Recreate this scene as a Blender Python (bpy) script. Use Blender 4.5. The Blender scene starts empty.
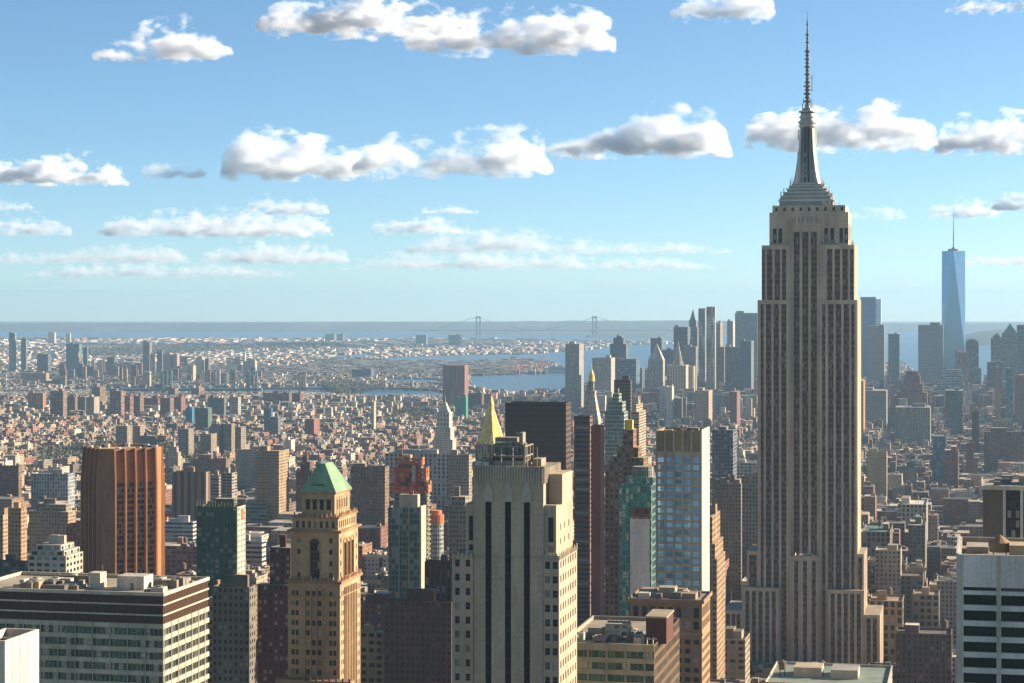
import bpy, math, random
import numpy as np
from mathutils import Vector, noise
random.seed(7)
rng = np.random.default_rng(11)
SC = bpy.context.scene
COL = SC.collection

# ------------------------------------------------------------------ camera
F = 2100.0; CX = 512.0; EYE = 304.0; CAMZ = 262.0
cam_d = bpy.data.cameras.new('camera'); cam = bpy.data.objects.new('camera', cam_d); COL.objects.link(cam)
cam_d.sensor_width = 36.0; cam_d.lens = 36.0 * F / 1024.0
cam_d.shift_y = -(341.5 - EYE) / 1024.0
cam.location = (0, 0, CAMZ); cam.rotation_euler = (math.radians(90), 0, 0)
cam_d.clip_start = 1.0; cam_d.clip_end = 200000.0
SC.camera = cam

# ------------------------------------------------------------------ sky and sun
SUN_AZ, SUN_EL = 74.0, 21.0            # clockwise from the view direction, above the horizon
world = bpy.data.worlds.new('World'); SC.world = world; world.use_nodes = True
wn = world.node_tree; wn.nodes.clear()
wo = wn.nodes.new('ShaderNodeOutputWorld'); bg = wn.nodes.new('ShaderNodeBackground'); bg.inputs[1].default_value = 0.066
sk = wn.nodes.new('ShaderNodeTexSky'); sk.sky_type = 'NISHITA'; sk.sun_disc = False
sk.sun_elevation = math.radians(SUN_EL); sk.sun_rotation = math.radians(SUN_AZ)
sk.altitude = 0; sk.air_density = 1.0; sk.dust_density = 0.7; sk.ozone_density = 3.2
tc = wn.nodes.new('ShaderNodeTexCoord')
va = wn.nodes.new('ShaderNodeVectorMath'); va.operation = 'ADD'; va.inputs[1].default_value = (0, 0, 0.045)
wn.links.new(tc.outputs['Generated'], va.inputs[0]); vm = wn.nodes.new('ShaderNodeVectorMath'); vm.operation = 'MULTIPLY'; vm.inputs[1].default_value = (1, 1, 1.8)
wn.links.new(tc.outputs['Generated'], vm.inputs[0]); wn.links.new(vm.outputs[0], va.inputs[0]); wn.links.new(va.outputs[0], sk.inputs[0])
tn = wn.nodes.new('ShaderNodeMix'); tn.data_type = 'RGBA'; tn.blend_type = 'MULTIPLY'; tn.inputs[0].default_value = 1.0; tn.inputs[7].default_value = (1.13, 1.20, 1.15, 1)
wn.links.new(sk.outputs[0], tn.inputs[6]); hs = wn.nodes.new('ShaderNodeHueSaturation'); hs.inputs['Saturation'].default_value = 1.06
wn.links.new(tn.outputs[2], hs.inputs['Color']); wn.links.new(hs.outputs[0], bg.inputs[0]); wn.links.new(bg.outputs[0], wo.inputs[0])
sl = bpy.data.lights.new('sun', 'SUN'); sl.energy = 5.0; sl.angle = math.radians(0.5); sl.color = (1.0, 0.87, 0.70)
so = bpy.data.objects.new('sun', sl); COL.objects.link(so)
_a, _e = math.radians(SUN_AZ), math.radians(SUN_EL)
sdir = Vector((math.sin(_a)*math.cos(_e), math.cos(_a)*math.cos(_e), math.sin(_e)))
so.rotation_euler = (-sdir).to_track_quat('-Z', 'Y').to_euler()
SC.view_settings.view_transform = 'Standard'; SC.view_settings.look = 'None'
SC.view_settings.exposure = 1.4; SC.view_settings.gamma = 1.0
SC.render.engine = 'CYCLES'
cy = SC.cycles
cy.max_bounces = 12; cy.diffuse_bounces = 3; cy.glossy_bounces = 3; cy.transmission_bounces = 2
cy.volume_bounces = 10; cy.transparent_max_bounces = 16
cy.use_denoising = True; cy.sample_clamp_indirect = 6.0
try: cy.denoising_prefilter = 'ACCURATE'
except Exception: pass

# ------------------------------------------------------------------ helpers
TH = math.atan((978 - CX) / F); S_, C_ = math.sin(TH), math.cos(TH)
def T(px): return (px - CX) / F
def ZP(py, Y): return CAMZ - (py - EYE) / F * Y
def PXY(x, y, z): return CX + F*x/y, EYE + F*(CAMZ - z)/y
def GY(py): return CAMZ * F / (py - EYE)              # depth where the ground is seen at that row
def sr(c):                                             # plain base colour
    return tuple(c)

def obj(name, me, parent=None, mats=None):
    o = bpy.data.objects.new(name, me); COL.objects.link(o)
    if mats:
        for m in mats: me.materials.append(m)
    if parent: o.parent = parent
    return o
def tag(o, label=None, cat=None, group=None, kind=None):
    if label: o['label'] = label
    if cat: o['category'] = cat
    if group: o['group'] = group
    if kind: o['kind'] = kind
    return o
def root(name, x, y, rz, label, cat, group=None):
    o = bpy.data.objects.new(name, None); COL.objects.link(o)
    o.location = (x, y, 0); o.rotation_euler = (0, 0, rz); o.empty_display_size = 5
    return tag(o, label, cat, group)

DARK = (0.022, 0.026, 0.030)
# style: bay, floor, fill width, fill height, glass colour
ST = {
 'none': (0, 3, 0, 0, DARK),
 'punch': (3.1, 3.3, .42, .50, DARK),
 'punch2': (2.5, 3.1, .50, .50, (.03,.03,.03)),
 'wide': (4.4, 3.5, .62, .52, DARK),
 'band': (9.0, 3.8, .97, .46, (.03,.045,.05)),
 'fin': (2.9, 3.7, .46, .86, DARK),
 'finw': (4.6, 3.7, .60, .90, (.02,.022,.026)),
 'grid': (3.3, 3.8, .74, .66, (.035,.05,.06)),
 'glass': (1.8, 3.9, .90, .84, (.05,.10,.14)),
 'teal': (1.8, 3.9, .90, .84, (.04,.13,.13)),
 'balc': (7.0, 3.0, .80, .45, (.03,.04,.045)),
 'dglass': (1.7, 3.8, .62, .55, (.014,.014,.014), 1),
}
class MB:
    def __init__(s): s.V=[]; s.Fc=[]; s.UV=[]; s.C=[]; s.A=[]; s.B=[]; s.G=[]; s.M=[]
    def face(s, pts, col, st='none', uv=None, mat=0, seed=0.0):
        i = len(s.V); s.V.extend(tuple(p) for p in pts); n = len(pts)
        s.Fc.append(tuple(range(i, i+n)))
        if uv is None:
            p0 = Vector(pts[0]); p1 = Vector(pts[1]); e = (p1-p0)
            if e.length < 1e-6: e = Vector((1,0,0))
            e.normalize(); nn = Vector(pts[-1]) - p0; nn = nn - e*nn.dot(e)
            if nn.length < 1e-6: nn = Vector((0,0,1))
            nn.normalize(); uv = [((Vector(p)-p0).dot(e), (Vector(p)-p0).dot(nn)) for p in pts]
        s.UV.extend(uv)
        t = ST[st] if isinstance(st, str) else st
        s.C.append(col); s.A.append((t[0], t[1], t[2])); s.B.append((t[3], seed, t[5] if len(t) > 5 else 0)); s.G.append(t[4]); s.M.append(mat)
    def wall(s, a, b, z0, z1, col, st='none', seed=0.0, mat=0):
        # vertical quad from a to b, outside on the right-hand side of a->b seen from above
        L = math.hypot(b[0]-a[0], b[1]-a[1]); t = ST[st] if isinstance(st, str) else st
        u0 = 0.0
        if t[0] > 0:                                   # whole number of bays, centred
            n = max(1, round(L / t[0])); t = (L/n, *t[1:])
            v0 = -t[1]*(math.ceil((z1-z0)/t[1]) ) + (z1-z0) + 0.0
        else: v0 = 0
        H = z1 - z0
        s.face([(a[0],a[1],z0),(b[0],b[1],z0),(b[0],b[1],z1),(a[0],a[1],z1)], col, t, [(0,-H),(L,-H),(L,0),(0,0)], mat, seed)
    def prism(s, P, z0, z1, col, st='none', top=None, seed=None, mat=0, bottom=False, cap=True):
        # P counter-clockwise seen from above
        if seed is None: seed = random.random()*50
        n = len(P)
        for i in range(n): s.wall(P[i], P[(i+1) % n], z0, z1, col, st, seed + i*7.3, mat)
        if cap: s.face([(p[0],p[1],z1) for p in P], top or col, 'none', [(p[0],p[1]) for p in P], mat, seed)
        if bottom: s.face([(p[0],p[1],z0) for p in reversed(P)], col, 'none', None, mat, seed)
    def box(s, x0, x1, y0, y1, z0, z1, col, st='none', top=None, seed=None, mat=0, bottom=False):
        s.prism([(x0,y0),(x1,y0),(x1,y1),(x0,y1)], z0, z1, col, st, top, seed, mat, bottom)
    def roofed(s, x0, x1, y0, y1, z0, z1, col, st, top, par=1.0, t=0.45, seed=None):
        # box with a parapet and a roof sunk behind it
        P = [(x0,y0),(x1,y0),(x1,y1),(x0,y1)]; Q = [(x0+t,y0+t),(x1-t,y0+t),(x1-t,y1-t),(x0+t,y1-t)]
        s.prism(P, z0, z1, col, st, None, seed, cap=False)
        lighter = tuple(min(.8, c*1.15) for c in col)
        for i in range(4):
            j = (i+1) % 4
            s.face([(P[i][0],P[i][1],z1),(P[j][0],P[j][1],z1),(Q[j][0],Q[j][1],z1),(Q[i][0],Q[i][1],z1)], lighter)
            s.face([(Q[j][0],Q[j][1],z1-par),(Q[i][0],Q[i][1],z1-par),(Q[i][0],Q[i][1],z1),(Q[j][0],Q[j][1],z1)], col)
        s.face([(q[0],q[1],z1-par) for q in Q], top, 'none', [(q[0],q[1]) for q in Q], 0, random.random()*50)
    def frustum(s, P, Q, z0, z1, col, st='none', top=None, mat=0, cap=True, seed=0):
        n = len(P)
        for i in range(n):
            j = (i+1) % n
            s.face([(P[i][0],P[i][1],z0),(P[j][0],P[j][1],z0),(Q[j][0],Q[j][1],z1),(Q[i][0],Q[i][1],z1)], col, st, None, mat, seed+i)
        if cap: s.face([(q[0],q[1],z1) for q in Q], top or col, 'none', None, mat)
    def cone(s, cx, cy, r0, r1, z0, z1, n, col, st='none', cap=True, mat=0, a0=0.0):
        P = [(cx+r0*math.cos(a0+2*math.pi*i/n), cy+r0*math.sin(a0+2*math.pi*i/n)) for i in range(n)]
        Q = [(cx+r1*math.cos(a0+2*math.pi*i/n), cy+r1*math.sin(a0+2*math.pi*i/n)) for i in range(n)]
        s.frustum(P, Q, z0, z1, col, st, None, mat, cap and r1 > 1e-3)
    def bar(s, a, b, r, col, n=5, mat=0):
        a = Vector(a); b = Vector(b); d = (b-a).normalized()
        h = Vector((0,0,1)) if abs(d.z) < .9 else Vector((1,0,0))
        e = d.cross(h).normalized(); f = d.cross(e)
        A = [a + e*r*math.cos(2*math.pi*i/n) + f*r*math.sin(2*math.pi*i/n) for i in range(n)]
        B = [p + (b-a) for p in A]
        for i in range(n):
            j = (i+1) % n; s.face([A[j], A[i], B[i], B[j]], col, 'none', None, mat)
    def build(s, name, mats, parent=None, loc=None):
        if not isinstance(mats, (list, tuple)): mats = [mats]
        me = bpy.data.meshes.new(name); me.from_pydata(s.V, [], s.Fc); 
        n = len(s.Fc)
        uvl = me.uv_layers.new(name='UVMap'); uvl.data.foreach_set('uv', np.array(s.UV, dtype=np.float32).ravel())
        for nm, arr in (('wcol', s.C), ('sta', s.A), ('stb', s.B), ('gcol', s.G)):
            at = me.attributes.new(nm, 'FLOAT_VECTOR', 'FACE'); at.data.foreach_set('vector', np.array(arr, dtype=np.float32).ravel())
        me.polygons.foreach_set('material_index', np.array(s.M, dtype=np.int32))
        me.update()
        o = obj(name, me, parent, mats)
        if loc: o.location = loc
        return o

# ------------------------------------------------------------------ materials
def nt(name):
    m = bpy.data.materials.new(name); m.use_nodes = True; t = m.node_tree; t.nodes.clear()
    out = t.nodes.new('ShaderNodeOutputMaterial'); b = t.nodes.new('ShaderNodeBsdfPrincipled')
    t.links.new(b.outputs[0], out.inputs[0]); return m, t, b, out
def N(t, typ, op=None, ins=(), **kw):
    n = t.nodes.new(typ)
    if op: n.operation = op
    for k, v in kw.items(): setattr(n, k, v)
    for i, v in enumerate(ins):
        if v is None: continue
        if isinstance(v, bpy.types.NodeSocket): t.links.new(v, n.inputs[i])
        else: n.inputs[i].default_value = v
    return n
def math_(t, op, *ins): return N(t, 'ShaderNodeMath', op, ins).outputs[0]
def attr(t, name):
    a = t.nodes.new('ShaderNodeAttribute'); a.attribute_name = name; a.attribute_type = 'GEOMETRY'; return a.outputs['Vector']
def mixc(t, fac, a, b, blend='MIX'):
    m = t.nodes.new('ShaderNodeMix'); m.data_type = 'RGBA'; m.blend_type = blend
    for sck, v in ((m.inputs[0], fac), (m.inputs[6], a), (m.inputs[7], b)):
        if isinstance(v, bpy.types.NodeSocket): t.links.new(v, sck)
        else: sck.default_value = v if not isinstance(v, tuple) or len(v) == 4 else (*v, 1)
    return m.outputs[2]

def facade_material(name, metal=0.0, wallrough=0.85, stain=0.35, mirror=0.0):
    m, t, b, out = nt(name)
    uv = N(t, 'ShaderNodeUVMap'); uv.uv_map = 'UVMap'
    su = N(t, 'ShaderNodeSeparateXYZ', None, (uv.outputs[0],))
    A = N(t, 'ShaderNodeSeparateXYZ', None, (attr(t, 'sta'),)); B = N(t, 'ShaderNodeSeparateXYZ', None, (attr(t, 'stb'),))
    bay = math_(t, 'MAXIMUM', A.outputs[0], 0.01)
    cu = math_(t, 'DIVIDE', su.outputs[0], bay); cv = math_(t, 'DIVIDE', su.outputs[1], A.outputs[1])
    fu = math_(t, 'FRACT', cu); fv = math_(t, 'FRACT', cv)
    du = math_(t, 'ABSOLUTE', math_(t, 'SUBTRACT', fu, 0.5)); dv = math_(t, 'ABSOLUTE', math_(t, 'SUBTRACT', fv, 0.52))
    mu = math_(t, 'LESS_THAN', du, math_(t, 'MULTIPLY', A.outputs[2], 0.5))
    mv = math_(t, 'LESS_THAN', dv, math_(t, 'MULTIPLY', B.outputs[0], 0.5))
    on = math_(t, 'GREATER_THAN', A.outputs[0], 0.1)
    mask = math_(t, 'MULTIPLY', math_(t, 'MULTIPLY', mu, mv), on)
    cell = N(t, 'ShaderNodeCombineXYZ', None, (math_(t, 'FLOOR', cu), math_(t, 'FLOOR', cv), B.outputs[1]))
    wn_ = N(t, 'ShaderNodeTexWhiteNoise', None, (cell.outputs[0],)); wn_.noise_dimensions = '3D'
    r = wn_.outputs[0]
    # blinds, and a random glass tone per window
    blind = math_(t, 'MULTIPLY', math_(t, 'GREATER_THAN', r, 0.80), math_(t, 'LESS_THAN', fv, math_(t, 'ADD', 0.45, wn_.outputs[0])))
    g = mixc(t, math_(t, 'MULTIPLY', blind, math_(t, 'SUBTRACT', 0.55, math_(t, 'MULTIPLY', B.outputs[2], 0.55))), attr(t, 'gcol'), (0.26, 0.245, 0.21))
    g = mixc(t, 1.0, g, math_(t, 'ADD', 1.0, math_(t, 'MULTIPLY', math_(t, 'SUBTRACT', r, .42), math_(t, 'SUBTRACT', .9, math_(t, 'MULTIPLY', B.outputs[2], .75)))), 'MULTIPLY')
    geo = N(t, 'ShaderNodeNewGeometry')
    sepp = N(t, 'ShaderNodeVectorMath', 'MULTIPLY', (geo.outputs['Position'], (1, 1, 0.25)))
    n1 = N(t, 'ShaderNodeTexNoise'); t.links.new(sepp.outputs[0], n1.inputs['Vector']); n1.inputs['Scale'].default_value = 0.11; n1.inputs['Detail'].default_value = 5; n1.inputs['Roughness'].default_value = .65
    n2 = N(t, 'ShaderNodeTexNoise'); t.links.new(geo.outputs['Position'], n2.inputs['Vector']); n2.inputs['Scale'].default_value = 1.1; n2.inputs['Detail'].default_value = 3
    f1 = N(t, 'ShaderNodeMapRange', None, (n1.outputs[0], .3, .7, (1-stain)*.8, (1+stain*.5)*.8)).outputs[0]
    f2 = N(t, 'ShaderNodeMapRange', None, (n2.outputs[0], .3, .7, .9, 1.1)).outputs[0]
    wall = mixc(t, 1.0, attr(t, 'wcol'), math_(t, 'MULTIPLY', f1, f2), 'MULTIPLY')
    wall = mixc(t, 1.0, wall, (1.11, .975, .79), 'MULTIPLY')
    col = mixc(t, mask, wall, g)
    t.links.new(col, b.inputs['Base Color'])
    t.links.new(N(t, 'ShaderNodeMapRange', None, (mask, 0, 1, wallrough, 0.16)).outputs[0], b.inputs['Roughness'])
    t.links.new(math_(t, 'MAXIMUM', math_(t, 'MULTIPLY', mask, mirror), metal), b.inputs['Metallic'])
    if mirror < .5: t.links.new(N(t, 'ShaderNodeMapRange', None, (mask, 0, 1, .4, .14)).outputs[0], b.inputs['Specular IOR Level'])
    bump = N(t, 'ShaderNodeBump'); bump.inputs['Strength'].default_value = 0.35; bump.inputs['Distance'].default_value = 0.3
    t.links.new(n2.outputs[0], bump.inputs['Height']); t.links.new(bump.outputs[0], b.inputs['Normal'])
    return m
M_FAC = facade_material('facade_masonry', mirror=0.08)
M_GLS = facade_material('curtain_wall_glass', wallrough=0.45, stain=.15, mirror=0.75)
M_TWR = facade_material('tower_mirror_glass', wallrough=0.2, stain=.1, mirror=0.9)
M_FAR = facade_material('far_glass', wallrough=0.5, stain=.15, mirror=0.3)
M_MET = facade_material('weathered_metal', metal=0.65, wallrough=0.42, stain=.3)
def pane_material(name, c, rough=0.08, metal=0.0, blinds=0.3):
    m, t, b, out = nt(name)
    oi = N(t, 'ShaderNodeObjectInfo'); B = N(t, 'ShaderNodeSeparateXYZ', None, (attr(t, 'stb'),))
    r = math_(t, 'FRACT', math_(t, 'ADD', oi.outputs['Random'], B.outputs[1]))
    r2 = math_(t, 'FRACT', math_(t, 'MULTIPLY', r, 17.3))
    k = math_(t, 'MULTIPLY', math_(t, 'GREATER_THAN', r, 1-blinds), r2)
    g = mixc(t, 1.0, (*c, 1), N(t, 'ShaderNodeMapRange', None, (r2, 0, 1, .5, 1.6)).outputs[0], 'MULTIPLY')
    g = mixc(t, k, g, (0.36, 0.33, 0.26))
    t.links.new(g, b.inputs['Base Color']); b.inputs['Roughness'].default_value = rough; b.inputs['Metallic'].default_value = metal; b.inputs['Specular IOR Level'].default_value = .2
    return m
M_PANE = pane_material('window_glass', (.02,.022,.024))
M_BLUEPANE = pane_material('sky_reflection_blue_glass', (.36,.62,1.0), .06, .5, .08)  # reflected sky is put into the blue base colour
M_GREENPANE = pane_material('green_window_glass', (.07,.12,.10), .06, .55, .2)
M_BLACKPANE = pane_material('black_window_glass', (.006,.006,.007), .12, 0, .04)
def plain(name, c, rough=.7, metal=0, bumpy=0):
    m, t, b, out = nt(name); b.inputs['Roughness'].default_value = rough; b.inputs['Metallic'].default_value = metal
    geo = N(t, 'ShaderNodeNewGeometry'); n = N(t, 'ShaderNodeTexNoise'); t.links.new(geo.outputs['Position'], n.inputs['Vector']); n.inputs['Scale'].default_value = .4; n.inputs['Detail'].default_value = 4
    t.links.new(mixc(t, 1.0, (*c, 1), N(t, 'ShaderNodeMapRange', None, (n.outputs[0], .3, .7, .7, 1.25)).outputs[0], 'MULTIPLY'), b.inputs['Base Color'])
    return m
M_GOLD = plain('gilded_tiles', (.68,.44,.11), .55, .35)

# ------------------------------------------------------------------ placing buildings
FOOT = []                                              # footprints in the street-grid frame
def grid(x, y): return x*C_ - y*S_, x*S_ + y*C_        # (across, away)
def ungrid(b, a): return b*C_ + a*S_, -b*S_ + a*C_
def frame(xl, xc, xr, Y):
    """front face seen from column xl to xc, right face from xc to xr, near right corner at depth Y -> centre, width, depth"""
    tl, tcn = T(xl), T(xc); w = (tcn - tl)*Y / (C_ + tl*S_)
    d = (T(xr) - tcn)*Y / (S_ - T(xr)*C_) if xr is not None and T(xr)*C_ < S_ - .004 else 30.0
    d = max(6.0, min(d, 90.0))
    X = tcn*Y
    cx_ = X - w/2*C_ + d/2*S_; cy_ = Y + w/2*S_ + d/2*C_
    b, a = grid(cx_, cy_); FOOT.append((b-w/2, b+w/2, a-d/2, a+d/2))
    return cx_, cy_, w, d

def winwall(mb, panes, a, b, z0, z1, cols, rows, col, dep=.35, sill=None):
    """wall a->b (outside on the right), real openings for every (u0,u1) in cols and (v0,v1) in rows; glass goes to panes"""
    ax, ay = a; L = math.hypot(b[0]-ax, b[1]-ay); ux, uy = (b[0]-ax)/L, (b[1]-ay)/L; nx, ny = uy, -ux
    P = lambda u, v, k=0: (ax + ux*u - nx*k, ay + uy*u - ny*k, v)
    def q(u0, u1, v0, v1):
        if u1-u0 > 1e-4 and v1-v0 > 1e-4: mb.face([P(u0,v0),P(u1,v0),P(u1,v1),P(u0,v1)], col, 'none', [(u0,v0),(u1,v0),(u1,v1),(u0,v1)])
    v = z0
    for r0, r1 in rows:
        q(0, L, v, r0); u = 0
        for c0, c1 in cols:
            q(u, c0, r0, r1); u = c1
            mb.face([P(c0,r0),P(c0,r0,dep),P(c0,r1,dep),P(c0,r1)], col); mb.face([P(c1,r0,dep),P(c1,r0),P(c1,r1),P(c1,r1,dep)], col)
            mb.face([P(c0,r0),P(c1,r0),P(c1,r0,dep),P(c0,r0,dep)], sill or col); mb.face([P(c0,r1,dep),P(c1,r1,dep),P(c1,r1),P(c0,r1)], col)
            panes.append((P((c0+c1)/2, (r0+r1)/2, dep-.02), c1-c0, r1-r0, math.atan2(uy, ux)))
        q(u, L, r0, r1); v = r1
    q(0, L, v, z1)

_pm = {}
def pane_mesh(w, h, mats, key):
    k = (round(w, 2), round(h, 2), key)
    if k not in _pm:
        mb = MB(); f = .07
        mb.face([(-w/2,0,-h/2),(w/2,0,-h/2),(w/2,0,h/2),(-w/2,0,h/2)], (.1,.1,.1))
        def fr(x0, x1, z0, z1): mb.face([(x0,-.05,z0),(x1,-.05,z0),(x1,-.05,z1),(x0,-.05,z1)], (.16,.15,.13), 'none', None, 1)
        if key == 'black': f = .03
        fr(-w/2, -w/2+f, -h/2, h/2); fr(w/2-f, w/2, -h/2, h/2); 
        if key != 'black': fr(-w/2+f, w/2-f, -.05, .05)
        if w > 2.4 and key != 'black': fr(-.05, .05, -h/2, -.05); fr(-.05, .05, .05, h/2)
        o = mb.build('window', mats); _pm[k] = o.data; bpy.data.objects.remove(o)
    return _pm[k]
def windows(rt, panes, mat, most=100, key='std', frame_col=None):
    """the windows that show largest become parts, the rest one part"""
    mats = [mat, M_FAC]
    from mathutils import Matrix
    M = Matrix.Translation(rt.location) @ Matrix.Rotation(rt.rotation_euler[2], 4, 'Z')
    def sc(p):
        v = M @ Vector(p[0]); px, py = PXY(v.x, v.y, v.z)
        return (0 if (-5 < px < 1030 and py < 690) else 1, 1 if abs(p[3]) > 2 else 0, -round(p[1]*p[2]*(1 if abs(p[3]) < .1 else .3), 1), -p[0][2])
    panes = sorted(panes, key=sc)
    for c, w, h, a in panes[:most]:
        o = bpy.data.objects.new('window', pane_mesh(w, h, mats, key)); COL.objects.link(o); o.parent = rt
        o.location = c; o.rotation_euler = (0, 0, a)
    if panes[most:]:
        mb = MB()
        for c, w, h, a in panes[most:]:
            ux, uy = math.cos(a), math.sin(a); sd = random.random()
            def P(u, v, k=0): return (c[0]+ux*u + uy*k, c[1]+uy*u - ux*k, c[2]+v)
            mb.face([P(-w/2,-h/2),P(w/2,-h/2),P(w/2,h/2),P(-w/2,h/2)], (.1,.1,.1), 'none', None, 0, sd)
            for x0, x1, z0, z1 in ((-w/2,-w/2+.07,-h/2,h/2),(w/2-.07,w/2,-h/2,h/2),(-w/2+.07,w/2-.07,-.05,.05)):
                mb.face([P(x0,z0,.05),P(x1,z0,.05),P(x1,z1,.05),P(x0,z1,.05)], (.16,.15,.13), 'none', None, 1, sd)
        o = mb.build('remaining_windows', mats, rt); o['kind'] = 'stuff'

def tank(parent, x, y, z, r=1.9, h=3.6, leg=2.4, col=(.16,.11,.075), cone_col=(.13,.12,.11)):
    mb = MB()
    for dx, dy in ((-1,-1),(1,-1),(1,1),(-1,1)): mb.bar((x+dx*r*.6, y+dy*r*.6, z), (x+dx*r*.6, y+dy*r*.6, z+leg), .14, (.08,.08,.08), 4)
    mb.cone(x, y, r, r*.96, z+leg, z+leg+h, 12, col, cap=False); mb.cone(x, y, r*1.08, .05, z+leg+h, z+leg+h+r*.75, 12, cone_col)
    mb.cone(x, y, .01, r, z+leg-.01, z+leg, 12, col, cap=False)
    return mb.build('water_tank', M_FAC, parent)
def lump(parent, name, x0, x1, y0, y1, z0, z1, col, st='none', top=None, mat=None):
    mb = MB(); mb.box(x0, x1, y0, y1, z0, z1, col, st, top); return mb.build(name, mat or M_FAC, parent)
def roofkit(parent, x0, x1, y0, y1, z, n=4, cols=None):
    """small plant on a roof: every unit a part"""
    for k in range(n):
        w, d, h = random.uniform(1.5, 5), random.uniform(1.5, 5), random.uniform(1, 3)
        x = random.uniform(x0+w/2, max(x0+w/2+.01, x1-w/2)); y = random.uniform(y0+d/2, max(y0+d/2+.01, y1-d/2))
        c = random.choice(cols or [(.3,.3,.29),(.5,.5,.48),(.15,.15,.15),(.35,.3,.25)])
        mb = MB(); mb.box(x-w/2, x+w/2, y-d/2, y+d/2, z, z+h, c, 'none', tuple(v*1.1 for v in c))
        if random.random() < .5: mb.cone(x, y, min(w,d)*.3, min(w,d)*.3, z+h, z+h+.5, 10, (.2,.2,.2))
        mb.build('roof_unit', M_FAC, parent)
def even(n, L, w, m=0.0):
    g = (L - 2*m) / n
    return [(m + g*(i+.5) - w/2, m + g*(i+.5) + w/2) for i in range(n)]
def floors(z1, z0, fh, h, off=1.0):
    r = []; z = z1 - off - h
    while z > z0 + .5: r.append((z, z+h)); z -= fh
    return r[::-1]

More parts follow.
